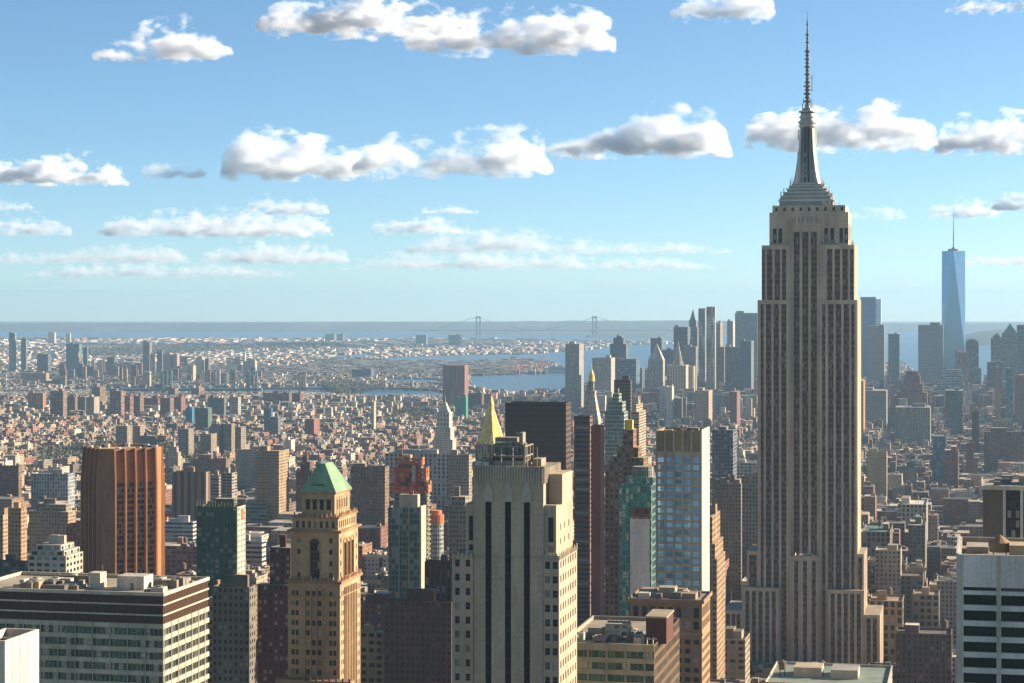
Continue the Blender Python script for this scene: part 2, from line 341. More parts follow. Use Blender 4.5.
# ================================================================== LANDMARK: the great limestone skyscraper with the mast
LIME = (.60,.505,.40)
def empire():
    Y = 1300.0; x0, y0, w, d = frame(758, 857, 860.5, Y)
    t = root('limestone_skyscraper', x0, y0, -TH, 'very tall limestone skyscraper with stepped crown and a long antenna mast', 'skyscraper')
    # everything below is measured from the front plane y = -d/2, centre line of the shaft at column 807
    fy = -d/2; s = F/Y; cx = lambda px: (px-807.5)/s
    Z = lambda py: ZP(py, Y+6)
    seed = [0.0]
    def strips(x0_, x1_, z0, z1, yf, groups, spcol=(.19,.125,.09), face='front', name='window_strip'):
        for c, wd in groups:
            mb = MB(); seed[0] += 3.1
            stl = (wd/max(1,round(wd/1.25)), 3.7, .66, .56, (.035,.022,.016))
            if face == 'front': mb.face([(c-wd/2,yf,z0),(c+wd/2,yf,z0),(c+wd/2,yf,z1),(c-wd/2,yf,z1)], spcol, stl, [(0,z0-z1),(wd,z0-z1),(wd,0),(0,0)], 0, seed[0])
            else: mb.face([(yf,c-wd/2,z0),(yf,c+wd/2,z0),(yf,c+wd/2,z1),(yf,c-wd/2,z1)], spcol, stl, [(0,z0-z1),(wd,z0-z1),(wd,0),(0,0)], 0, seed[0])
            mb.build(name, M_FAC, t)
    def piered(name, xa, xb, ya, yb, z0, z1, groups, side, rec=.9, cap=2.5, col=LIME, arch=False):
        """core block, projecting piers between the window strips (groups: (centre, width) on the front; side the same on the right face)"""
        mb = MB(); mb.box(xa, xb, ya+rec, yb, z0, z1-.05, col, 'none', (.3,.28,.25))
        e = xa
        for c, wd in sorted(groups) + [(xb+1e6, 2e6)]:
            a1 = min(c-wd/2, xb)
            if a1 - e > .05: mb.box(e, a1, ya, ya+rec-.002, z0, z1, col)
            e = c+wd/2
        if groups:
            for c, wd in groups: mb.box(c-wd/2+.001, c+wd/2-.001, ya+.15, ya+rec-.003, z1-cap, z1-.02, tuple(v*1.02 for v in col))
        # right and left faces, thin piers
        for sx, X in ((1, xb), (-1, xa)):
            e = ya+rec
            for c, wd in sorted(side) + [(yb+1e6, 2e6)]:
                a1 = min(c-wd/2, yb)
                if a1 - e > .05: mb.box(min(X, X+sx*.6)+(.001 if sx>0 else 0), max(X, X+sx*.6), e, a1, z0, z1, col)
                e = c+wd/2
        o = mb.build(name, M_FAC, t)
        strips(xa, xb, z0, z1-cap, ya+rec-.06, groups)
        strips(ya, yb, z0, z1-cap, xb+.05, side, face='side')
        return o
    # main shaft 60 m .. 264 m, the two outer bays in front, the centre bay set back
    sideg = [(fy+5+i*4.6, 1.5) for i in range(8)]
    L0, L1, R0, R1 = cx(758.5), cx(790), cx(820), cx(856.5)
    lg = [(L0+2.3, 1.9), (L0+6.3, 3.3), (L0+11.1, 3.3), (L0+15.8, 3.1)]
    rg = [(R1-2.3, 1.9), (R1-6.3, 3.3), (R1-11.1, 3.3), (R1-15.8, 3.3), (R1-20.2, 2.0)]
    ztop = Z(300)
    piered('left_shaft_bay', L0, L1, fy, fy+d, 40, ztop, lg, [])
    piered('right_shaft_bay', R0, R1, fy, fy+d, 40, ztop, rg, sideg)
    cg = [(cx(797.2), 3.6), (cx(805), 3.6), (cx(812.8), 3.6)]
    cg = [(cx(796.5), 3.7), (cx(805.2), 3.7), (cx(813.8), 3.7)]
    piered('centre_shaft_bay', L1, R0, fy+2.4, fy+d-1, 106.6, Z(222), cg, [], cap=6)
    # upper shoulders 264..298
    U0, U1 = cx(762.5), cx(853)
    piered('left_upper_bay', U0, L1, fy+1.2, fy+d-2, ztop, Z(245), [(g[0]+.6, g[1]) for g in lg[:3]] + [(lg[3][0], 2.6)], [])
    piered('right_upper_bay', R0, U1, fy+1.2, fy+d-2, ztop, Z(245), [(g[0]-.8, g[1]) for g in rg[:4]], [(y_, 1.5) for y_, _ in sideg[:-1]])
    # crown with the broad corner windows
    K0, K1 = cx(769), cx(848)
    mb = MB(); mb.box(K0, K1, fy+3.6, fy+d-4, Z(245), Z(212), LIME); mb.box(K0+1.8, K1-1.8, fy+4.2, fy+d-5.5, Z(212), Z(205), LIME, 'none', (.3,.3,.3))
    for xx in (cx(790.5), cx(801), cx(809.5), cx(819.5)): mb.box(xx-.5, xx+.5, fy+1.9, fy+3.59, Z(245), Z(216), LIME)
    for xx in (cx(796.5), cx(805.2), cx(813.8)): mb.cone(xx, fy+3.3, 1.5, .7, Z(222.5), Z(217), 8, (.6,.6,.58))
    mb.build('crown', M_FAC, t)
    for xx in (cx(774.5), cx(780), cx(826), cx(832), cx(841), cx(846)):
        lump(t, 'crown_window', xx-1.1, xx+1.1, fy+3.5, fy+3.56, Z(243), Z(228), (.03,.03,.03), ST['finw'])
    for i in range(9):
        xx = cx(776 + i*8.2); lump(t, 'observatory_window', xx-.8, xx+.8, fy+4.1, fy+4.17, Z(210.5), Z(207), (.03,.03,.03))
    for i in range(5): lump(t, 'crown_window', K1, K1+.06, fy+6+i*6.3, fy+8.6+i*6.3, Z(240), Z(224), (.04,.04,.04), ST['finw'])
    mb = MB()
    for k in range(46):
        a = (K0-.5 + (K1-K0+1)*random.random(), fy+random.uniform(1.6,3.2)) if k % 2 else (K1+random.uniform(.3,2.5), fy+random.uniform(3,30))
        h = random.uniform(1.2, 4.5); zz = Z(245)
        if k % 3 == 0: a = (K0+2+(K1-K0-4)*random.random(), fy+4.6+random.random()); zz = Z(205); h *= .7
        mb.bar((a[0],a[1],zz), (a[0],a[1],zz+h), .13, (.35,.33,.3), 4)
    mb.build('parapet_antenna_cluster', M_MET, t)
    # metal tiers and the winged mast
    STL = (.46,.48,.50); cyy = fy + d/2 - .5; cxx = cx(805.2)
    def circle(r, n=24, sq=1.0): return [(cxx+r*math.cos(2*math.pi*i/n), cyy+r*math.sin(2*math.pi*i/n)*sq) for i in range(n)]
    def sq(hx, hy): return [(cxx-hx,cyy-hy),(cxx+hx,cyy-hy),(cxx+hx,cyy+hy),(cxx-hx,cyy+hy)]
    mb = MB(); px2 = lambda p: p/s
    Zc = Z; Z = lambda py: Zc(py) if py > 203.5 else ZP(py, Y+27)
    tiers = [(27, 205, 201), (26, 201, 200.3), (24.5, 200.3, 196.5), (22.5, 196.5, 192.5), (19.5, 192.5, 189), (16.5, 189, 186), (14.5,186,184)]
    for hw, ya, yb in tiers:
        h = px2(hw); mb.prism(sq(h, h*.62), Z(ya), Z(yb)-.5, (.34,.35,.36), 'none', (.42,.44,.46)); mb.prism(sq(h+.8, h*.62+.8), Z(yb)-.5, Z(yb), (.66,.67,.68), bottom=True)
    mb.build('mast_base', M_MET, t)
    mb = MB()
    for k in range(34):
        hw, ya, yb = random.choice(tiers[:6]); sx = random.choice((-1, 1)); xx = cxx + sx*px2(hw-random.uniform(0,2.5)); yy = cyy + random.uniform(-.6,.3)*px2(hw)
        mb.bar((xx,yy,Z(yb)),(xx,yy,Z(yb)+random.uniform(1.5,6)),.14,(.30,.29,.27),4)
        if k % 4 == 0: mb.box(xx-.7,xx+.7,yy-.7,yy+.7,Z(yb),Z(yb)+1.6,(.5,.5,.48))
    mb.build('tier_antenna_cluster', M_MET, t)
    mb = MB()
    prof = [(184, 9.3), (178, 8.6), (165, 7.9), (150, 7.4), (138, 7.2), (129, 7.2), (127,7.8),(123, 8.4), (121, 8.4), (120.5, 7.2), (114, 6.9), (112, 6.0), (109, 5.2), (107.8, 3.0), (106, 2.2)]
    for (pa, ra), (pb, rb) in zip(prof, prof[1:]): mb.cone(cxx, cyy, px2(ra), px2(rb), Z(pa), Z(pb), 24, (.44,.455,.47), 'none', False)
    for pz, r in ((127,8.9),(123.3,9.6),(118,8.4),(112.6,8.8)): mb.cone(cxx, cyy, px2(r), px2(r), Z(pz), Z(pz)+.9, 24, (.6,.6,.6))
    mb.build('mooring_mast', M_MET, t)
    for k, xx in enumerate((-1.1, 1.1)):
        lump(t, 'mast_window_strip', cxx+xx-.7, cxx+xx+.7, cyy-px2(8.8)-.1+.0, cyy-px2(6.4), Z(183), Z(128), (.05,.05,.055), (1.4, 3.2, .8, .7, (.02,.025,.03)))
    # the four swept wings
    for ang in (0, 90, 180, 270):
        mb = MB(); pr = [(184.5, 17.5), (178, 15.2), (170, 13.4), (160, 11.6), (148, 9.8), (136, 9.0), (129, 8.6)]
        ca, sa = math.cos(math.radians(ang+45)), math.sin(math.radians(ang+45))
        for (pa, ra), (pb, rb) in zip(pr, pr[1:]):
            def loop(r):
                r = px2(r)*1.05; t_ = .9; return [(cxx+ca*2-sa*t_, cyy+sa*2+ca*t_), (cxx+ca*2+sa*t_, cyy+sa*2-ca*t_), (cxx+ca*r+sa*t_, cyy+sa*r-ca*t_), (cxx+ca*r-sa*t_, cyy+sa*r+ca*t_)]
            mb.frustum(loop(ra), loop(rb), Z(pa), Z(pb), (.58,.59,.60), cap=True)
        mb.build('mast_wing', M_MET, t)
    for (dx, z0p, z1p) in ((-9.5,165,152),(-9.0,140,130),(8.8,145,132)):
        mb = MB(); xx = cxx+px2(dx); mb.bar((xx,cyy-1,Z(z0p)),(xx,cyy-1,Z(z1p)),.35,(.7,.7,.68)); mb.bar((xx,cyy-1,Z(z0p)+1),(cxx,cyy-1,Z(z0p)+1),.15,(.4,.4,.4)); mb.build('dish_antenna', M_MET, t)
    # lattice antenna
    mb = MB(); seg = [(107, 80, 1.9), (80, 48, 1.45), (48, 30, .95), (30, 20, .6), (20, 11.5, .22)]
    for za, zb, r in seg:
        mb.cone(cxx, cyy, r*.6, r*.55, Z(za), Z(zb), 6, (.17,.16,.15))
        n = int((Z(zb)-Z(za))/2.4)
        for i in range(n): 
            z = Z(za)+2.4*i; rr = r*(1.25 if i % 2 else .9)
            if r > .5: mb.cone(cxx, cyy, rr, rr, z+.6, z+1.5, 8, (.20,.19,.18) if i % 5 else (.4,.38,.35))
    mb.build('antenna', M_FAC, t)
    mb = MB(); mb.bar((cxx+2.9,cyy,Z(92)),(cxx+2.9,cyy,Z(75)),.22,(.12,.1,.1)); mb.bar((cxx,cyy,Z(90)),(cxx+2.9,cyy,Z(90)),.15,(.12,.1,.1)); mb.bar((cxx,cyy,Z(78)),(cxx+2.9,cyy,Z(78)),.15,(.12,.1,.1)); mb.build('antenna_outrigger', M_FAC, t)
    for pz, r in ((109,5.6),(104,4.4)):
        for k in range(7):
            a = k*.9; mb = MB(); X_, Y_ = cxx+px2(r)*math.cos(a), cyy+px2(r)*math.sin(a); mb.bar((X_,Y_,Z(pz)),(X_,Y_,Z(pz)+3.2),.16,(.2,.2,.2),4); mb.build('whip_antenna', M_FAC, t)
    Z = Zc
    # lower setbacks
    def wing(name, pa, pb, py, yf, dep, n, z0=0, side=None, cap=2.2):
        xa, xb = cx(pa), cx(pb); g = [((c0+c1)/2+xa, c1-c0) for c0, c1 in even(n, xb-xa, 2.4, .8)]
        return piered(name, xa, xb, fy+yf, fy+yf+dep, z0, Z(py), g, side or [], cap=cap)
    wing('left_shoulder', 747.5, 757.8, 553, 1, 38, 2, side=None)
    wing('right_shoulder', 857.2, 862.8, 553, 1, 38, 1, side=[(fy+6+i*5, 2.4) for i in range(7)])
    wing('left_lower_wing', 743.5, 779.5, 588, -5.5, 5, 5)
    wing('right_lower_wing', 829, 863.6, 588, -5.5, 5, 5, side=[])
    wing('centre_lower_bay', 791, 819.8, 556, -1.4, 3.3, 3, cap=3)
    wing('left_low_wing', 724.5, 743, 612, -4, 44, 3)
    wing('right_low_wing', 864.5, 879, 612, -4, 44, 2, side=[(fy+4+i*5, 2.4) for i in range(7)])
    for k in range(60):
        xx = random.choice([random.uniform(L0, L1), random.uniform(R0, R1)]); 
    b, a = grid(x0, y0); FOOT.append((b-50, b+50, a-30, a+30))
empire()

# ================================================================== 500-foot pale tower, bottom centre
def crown_tower():
    Y = 620.0; x0, y0, w, d = frame(452, 559, 577, Y); s = F/Y; Z = lambda p: ZP(p, Y); X = lambda px: (px-505.5)/s
    t = root('pale_office_tower', x0, y0, -TH, 'pale stone tower with three black window slots and a fluted top in front', 'office tower')
    c = (.44,.39,.31); fy = -d/2; panes = []
    # lowest tier
    mb = MB(); W2 = w/2; z1 = Z(557)
    A0, A1, B0, B1 = X(466.5), X(473), X(545), X(549)
    rows = floors(z1, 95, 4.25, 2.1, 1.5)
    A0 = X(472.4); winwall(mb, panes, (-W2,fy), (A0,fy), 60, z1, even(2, A0+W2, 1.4), rows, c)
    winwall(mb, panes, (B0,fy), (W2,fy), 60, z1, even(2, W2-B0, 1.5), rows, c)
    winwall(mb, panes, (W2,fy), (W2,fy+d), 60, z1, even(7, d, 1.5, 1.0), rows, c)
    mb.wall((W2,fy+d), (-W2,fy+d), 60, z1, c); mb.wall((-W2,fy+d), (-W2,fy), 60, z1, c, 'punch')
    mb.box(-W2, W2, fy, fy+d, 0, 60, c); mb.face([(-W2,fy,z1-.4),(W2,fy,z1-.4),(W2,fy+d,z1-.4),(-W2,fy+d,z1-.4)], (.3,.28,.24))
    mb.build('lower_tier', M_FAC, t)
    mb = MB()
    for k in range(9):
        xx = B0 + (W2-B0)*(k+.5)/9; mb.box(xx-.35, xx+.35, fy-.25, fy-.003, z1-1, z1+ (1.0 if k % 2 else .3), (.4,.37,.3))
    for k in range(14):
        yy = fy + d*(k+.5)/14; mb.box(W2+.003, W2+.25, yy-.35, yy+.35, z1-1, z1+(1.0 if k % 2 else .3), (.4,.37,.3))
    for k in range(5):
        xx = -W2 + (A0+W2)*(k+.5)/5; mb.box(xx-.35, xx+.35, fy-.25, fy-.003, z1-1, z1+(1.0 if k % 2 else .3), (.4,.37,.3))
    mb.build('tier_parapet', M_FAC, t)
    # middle tier
    mb = MB(); M0, M1, z2 = X(463.5), X(557), Z(506); g = fy+1.2
    rows2 = [(Z(553), Z(547)), (Z(543), Z(518))]
    winwall(mb, panes, (M0,g), (A1,g), z1-.4, z2, [(1.0, 2.3)], rows2, c)
    winwall(mb, panes, (X(544),g), (M1,g), z1-.4, z2, [(1.4, 3.0)], rows2, c)
    winwall(mb, panes, (M1,g), (M1,fy+d-1.5), z1-.4, z2, even(3, d-2.7, 1.2, 3), floors(z2, z1+1, 4.25, 1.9, 6), c)
    mb.wall((M0,fy+d-1.5),(M0,g), z1-.4, z2, c); mb.wall((M1,fy+d-1.5),(M0,fy+d-1.5), z1-.4, z2, c)
    mb.face([(M0,g,z2),(M1,g,z2),(M1,fy+d-1.5,z2),(M0,fy+d-1.5,z2)], (.33,.3,.26))
    mb.build('middle_tier', M_FAC, t)
    # shaft with three black slots
    mb = MB(); S0, S1, z3 = X(472.5), X(544.5), Z(469); q = fy+.35
    slots = [X(487.8), X(508), X(527.5)]; rows3 = [(80, Z(503))]
    strp = []
    winwall(mb, strp, (S0,q), (S1,q), 60, Z(484), [(c_-S0-.95, c_-S0+.95) for c_ in slots], rows3, c, dep=.9)
    mb.wall((S1,q),(S1,fy+d-3), z1, Z(484), c); mb.wall((S0,fy+d-3),(S0,q), z1, Z(484), c); mb.wall((S1,fy+d-3),(S0,fy+d-3), z1, Z(484), c)
    mb.build('shaft', M_FAC, t)
    for (cc, ww, hh, a) in strp:
        m2 = MB(); m2.face([(-ww/2,0,-hh/2),(ww/2,0,-hh/2),(ww/2,0,hh/2),(-ww/2,0,hh/2)], (.012,.012,.012), (ww/2, 4.25, .96, .8, (.006,.006,.007), 1))
        m2.build('window_slot', M_FAC, t, cc)
    for c_ in slots:
        m2 = MB(); P = [(-2.0,q-.5),(2.0,q-.5),(2.0,q-.003),(-2.0,q-.003)]
        m2.frustum([(c_+p[0]*.75,p[1]) for p in P], [(c_+p[0]*.75,p[1]) for p in P], Z(503), Z(494), (.45,.43,.38))
        m2.frustum([(c_+p[0]*.75,p[1]) for p in P], [(c_+p[0]*.5,p[1]) for p in P], Z(494), Z(488), (.45,.43,.38))
        m2.frustum([(c_+p[0]*.5,p[1]) for p in P], [(c_+p[0]*.1,p[1]) for p in P], Z(488), Z(482), (.45,.43,.38))
        m2.build('pointed_finial', M_FAC, t)
    # fluted top band
    mb = MB(); mb.box(S0-.2, S1+.2, q-.1, fy+d-2.8, Z(484), z3, (.40,.37,.30), 'none', (.3,.28,.25))
    n = 26
    for k in range(n):
        xx = S0 + (S1-S0)*(k+.5)/n; mb.box(xx-.22, xx+.22, q-.45, q-.103, Z(484), z3+(.5 if k % 4 == 0 else 0), (.50,.47,.40))
    for k in range(24):
        yy = q + (d-4)*(k+.5)/24; mb.box(S1+.203, S1+.42, yy-.2, yy+.2, Z(484), z3+(.5 if k % 4 == 0 else 0), (.42,.395,.33))
    mb.box(S0-.2, S1+.2, q-.1, q+.4, z3, z3+.6, c); mb.build('fluted_crown', M_FAC, t)
    mb = MB(); mb.box(S1+.3, S1+4.5, q+6, fy+d-6, z2, Z(476), c, 'none'); mb.build('side_buttress', M_FAC, t)
    # steel frame, tanks and fans on the roof
    zr = z3; mb = MB()
    fr = [(X(487),q+3),(X(523),q+3),(X(523),q+15),(X(487),q+15)]
    for z in (zr+3.2, zr+6.2):
        for i in range(4): mb.bar((*fr[i],z),(*fr[(i+1)%4],z),.22,(.33,.31,.25),4)
    for a, b in list(zip(fr, fr[1:]+fr[:1])):
        for k in range(4): 
            p = (a[0]+(b[0]-a[0])*k/3.0, a[1]+(b[1]-a[1])*k/3.0); mb.bar((*p,zr),(*p,zr+6.2),.2,(.36,.33,.26),4)
    mb.build('roof_frame', M_FAC, t)
    lump(t, 'cooling_plant', X(489), X(521), q+4.5, q+13.5, zr, zr+2.8, (.07,.065,.055), 'band')
    for px in (492.5, 499, 505.5, 512, 518):
        m2 = MB(); m2.cone(X(px), q+8, 1.25, 1.25, zr+3.4, zr+6.8, 12, (.16,.20,.23)); m2.cone(X(px), q+8, 1.0, 1.0, zr+6.8, zr+7.2, 12, (.35,.37,.37)); m2.build('blue_tank', M_FAC, t)
    lump(t, 'plant_hood', X(487), X(510), q+10, q+15, zr+6.5, zr+8.4, (.30,.27,.22))
    lump(t, 'plant_hood', X(515), X(519), q+6, q+10, zr+6.5, zr+10.2, (.32,.31,.28))
    for px, hh, dd in ((475, 1.8, 3), (479, 2.2, 5), (483, 1.6, 2.5), (477, 1.5, 9), (483, 2.4, 9)):
        m2 = MB(); m2.box(X(px)-1, X(px)+1, q+dd, q+dd+2.2, zr, zr+hh, (.6,.6,.58)); m2.cone(X(px), q+dd+1.1, .7, .7, zr+hh, zr+hh+.4, 10, (.2,.2,.2)); m2.build('white_fan_unit', M_FAC, t)
    mb = MB(); 
    for px, h in ((486,9.5),(513,10.5),(534,6)): mb.bar((X(px),q+6,zr),(X(px),q+6,zr+h),.09,(.5,.4,.35),4)
    mb.build('roof_aerial', M_FAC, t)
    lump(t, 'elevator_housing', X(527), X(536), q+9, q+16, zr, zr+2.2, (.32,.29,.22), 'none')
    windows(t, panes, M_PANE, 100)
crown_tower()

# ================================================================== tan tower with the green pyramid
def pyramid_tower():
    Y = 800.0; x0, y0, w, d = frame(287.8, 340, 363, Y); s = F/Y; Z = lambda p: ZP(p, Y); X = lambda px: (px-313.9)/s
    t = root('pyramid_roofed_tower', x0, y0, -TH, 'ornate tan brick tower with green copper pyramid roof', 'office tower')
    c = (.44,.325,.20); tr = (.31,.20,.12); W2 = w/2; fy = -d/2; panes = []
    d1 = min(d, 27.0)
    def tier(name, xa, xb, ya, yb, z0, z1, fcols, scols, rows, srows=None, base=None):
        mb = MB(); winwall(mb, panes, (xa,ya), (xb,ya), z0, z1, fcols, rows, c); winwall(mb, panes, (xb,ya), (xb,yb), z0, z1, scols, srows or rows, c)
        mb.wall((xb,yb),(xa,yb), z0, z1, c, 'punch'); mb.wall((xa,yb),(xa,ya), z0, z1, c, 'punch')
        mb.face([(xa,ya,z1),(xb,ya,z1),(xb,yb,z1),(xa,yb,z1)], (.25,.2,.15)); mb.build(name, M_FAC, t)
    zl = Z(584)
    L = w
    fc = [(1.5,2.7),(3.1,4.3)] + [(L/2-3.1,L/2-1.5),(L/2-.8,L/2+.8),(L/2+1.5,L/2+3.1)] + [(L-4.3,L-3.1),(L-2.7,L-1.5)]
    scs = [(u+.3, u+1.3) for u in [1.5, 3.6] ] + even(7, d1, 1.3, 6.0) + [(d1-4.4, d1-3.3),(d1-2.3,d1-1.2)]
    tier('lower_shaft', -W2, W2, fy, fy+d1, 100, zl, fc, scs, floors(zl, 102, 3.75, 2.0, 3.0))
    mb = MB(); mb.box(-W2, W2, fy, fy+d1, 0, 100, c, 'punch', c)
    # vertical ribs over the lower shaft
    for u in (L/2-3.6, L/2-1.15, L/2+1.15, L/2+3.6): mb.box(-W2+u-.25, -W2+u+.25, fy-.5, fy-.003, 100.01, zl-2, c)
    for k in range(8):
        yy = fy+6+(d1-12)*k/7; mb.box(W2+.003, W2+.55, yy-.3, yy+.3, 100.01, zl-2, c)
    mb.build('shaft_ribs', M_FAC, t)
    def ledge(name, xa, xb, ya, yb, z, h, o, orn, col=tr):
        m2 = MB(); m2.box(xa-o, xb+o, ya-o, yb+o, z, z+h, col, 'none', (.4,.3,.2), bottom=True)
        if orn:
            n = int((xb-xa)/1.7)
            for k in range(n):
                xx = xa + (xb-xa)*(k+.5)/n; m2.cone(xx, ya-o*.5, .45, .2, z+h, z+h+random.uniform(1.1,2.0), 6, random.choice([(.42,.3,.18),(.35,.18,.1)]))
            n = int((yb-ya)/1.7)
            for k in range(n):
                yy = ya + (yb-ya)*(k+.5)/n; m2.cone(xb+o*.5, yy, .45, .2, z+h, z+h+random.uniform(1.1,2.0), 6, random.choice([(.5,.36,.2),(.4,.2,.1)]))
        return m2.build(name, M_FAC, t)
    ledge('lower_balcony', -W2, W2, fy, fy+d1, zl, 1.0, .8, True)
    ledge('string_course', -W2, W2, fy, fy+d1, zl-5.2, .5, .45, False, (.36,.25,.14))
    # middle tier
    a0, a1, b0, b1 = -W2+.9, W2-.7, fy+.9, fy+d1-1
    zm = Z(533); Lm = a1-a0
    mb = MB(); rw = floors(zm, zl+1, 4.4, 1.9, 2.2)
    winwall(mb, panes, (a0,b0), (a0+6.2,b0), zl, zm, [(2.6,3.9)], rw, c)
    winwall(mb, panes, (a1-6.2,b0), (a1,b0), zl, zm, [(2.3,3.6)], rw, c)
    big = []; winwall(mb, big, (a0+6.2,b0), (a1-6.2,b0), zl, zm, [((Lm-12.4)/2-1.9,(Lm-12.4)/2+1.9)], [(zl+1.5, Z(545))], c, dep=1.0)
    side_big = []; D = b1-b0
    winwall(mb, panes, (a1,b0), (a1,b0+4.6), zl, zm, [(1.8,3.0)], rw, c); winwall(mb, panes, (a1,b1-4.6), (a1,b1), zl, zm, [(1.6,2.8)], rw, c)
    winwall(mb, side_big, (a1,b0+4.6), (a1,b1-4.6), zl, zm, even(3, D-9.2, 2.9, .8), [(zl+2, Z(545))], c, dep=1.1)
    mb.wall((a1,b1),(a0,b1), zl, zm, c, 'punch'); mb.wall((a0,b1),(a0,b0), zl, zm, c, 'punch'); mb.face([(a0,b0,zm),(a1,b0,zm),(a1,b1,zm),(a0,b1,zm)], (.3,.22,.15))
    mb.build('middle_tier', M_FAC, t)
    for (cc, ww, hh, a) in big + side_big:
        m2 = MB(); r = ww/2
        m2.face([(-r,0,-hh/2),(r,0,-hh/2),(r,0,hh/2),(-r,0,hh/2)], (.09,.06,.04), (ww/max(2,round(ww/1.2)), 3.4, .75, .75, (.02,.02,.02)))
        o = m2.build('arched_window', M_FAC, t, cc); o.rotation_euler = (0,0,a)
        m2 = MB()
        ps = [(-r-.35, hh/2)] + [(-(r+.35)*math.cos(math.pi*i/8), hh/2+(r+.5)*math.sin(math.pi*i/8)) for i in range(1,8)] + [(r+.35, hh/2)]
        m2.face([(x_,-1.05,z_) for x_, z_ in ps], (.04,.03,.025)); 
        for (xa_,za_),(xb_,zb_) in zip(ps, ps[1:]): m2.bar((xa_,-1.15,za_),(xb_,-1.15,zb_),.28,(.42,.27,.15),5)
        for sx in (-1,1): m2.bar((sx*(r+.3),-1.15,-hh/2),(sx*(r+.3),-1.15,hh/2),.25,(.42,.27,.15),5)
        o = m2.build('window_arch', M_FAC, t, cc); o.rotation_euler = (0,0,a)
    ledge('upper_cornice', a0, a1, b0, b1, zm, .8, 1.2, False); 
    # gallery of small windows, then the terrace with finials
    g0, g1, h0, h1 = a0+.5, a1-.5, b0+.5, b1-.5; zg = Z(519)
    tier('gallery', g0, g1, h0, h1, zm+.8, zg, even(7, g1-g0, 1.2, .8), even(9, h1-h0, 1.2, .8), [(zm+1.6, zg-1.2)])
    ledge('terrace', g0, g1, h0, h1, zg, .5, .6, True)
    u0, u1, v0, v1 = X(298.5), X(333), fy+3.2, fy+d1-4; zu = Z(495)
    tier('upper_block', u0, u1, v0, v1, zg+.5, zu, even(4, u1-u0, 1.7, 1.0), even(5, v1-v0, 1.5, 2.4), [(zg+3.0, zg+6.6)])
    m2 = MB()
    for c0, c1 in even(4, u1-u0, 1.7, 1.0):
        xx = u0+(c0+c1)/2; m2.cone(xx, v0-.02, .95, .95, zg+6.3, zg+6.9, 10, (.05,.04,.03)); 
    for c0, c1 in even(5, v1-v0, 1.5, 2.4): m2.box(u1+.002, u1+.2, v0+c0-.4, v0+c0-.1, zg+1, zu-1.2, c)
    m2.build('arch_heads', M_FAC, t)
    ledge('eaves', u0, u1, v0, v1, zu, .6, .7, False, (.42,.2,.1))
    # copper pyramid
    G = (.24,.40,.27); m2 = MB(); zt = Z(465.5)
    P = [(u0-.7,v0-.7),(u1+.7,v0-.7),(u1+.7,v1+.7),(u0-.7,v1+.7)]; mx, my = (u0+u1)/2-.2, (v0+v1)/2; Q = [(mx-1.2,my-4.6),(mx+1.2,my-4.6),(mx+1.2,my+4.6),(mx-1.2,my+4.6)]
    m2.frustum(P, Q, zu+.6, zt, G, cap=True)
    for i in range(4):
        n = 9
        for k in range(1, n):
            f = k/n; A = Vector((P[i][0]+(P[(i+1)%4][0]-P[i][0])*f, P[i][1]+(P[(i+1)%4][1]-P[i][1])*f, zu+.6)); B = Vector((Q[i][0]+(Q[(i+1)%4][0]-Q[i][0])*f, Q[i][1]+(Q[(i+1)%4][1]-Q[i][1])*f, zt)); m2.bar(A, B, .07, (.26,.48,.30), 4)
        m2.bar((*P[i],zu+.6),(*Q[i],zt),.16,(.27,.5,.32),5)
    cr = m2.build('copper_roof', M_FAC, t)
    lump(cr, 'dormer', mx-2.6, mx+2.2, v0+.6, v0+3.5, zu+.6, zu+3.6, (.05,.14,.10), (1.2,3,.7,.6,DARK), G)
    m2 = MB(); m2.box(-W2-3, W2+6, fy-6, fy-.8, 0, Z(679), (.3,.24,.17), 'none', (.35,.28,.2)); m2.box(-W2-2.5, W2+5.5, fy-5.5, fy-1.2, Z(679), Z(679)+.05, (.3,.15,.1))
    for k in range(12): m2.box(-W2-2.6+k*2.6, -W2-1.9+k*2.6, fy-5.9, fy-5.6, Z(679), Z(679)+1.3, (.2,.12,.08))
    m2.build('lower_terrace', M_FAC, t)
    windows(t, panes, M_PANE, 100)
pyramid_tower()

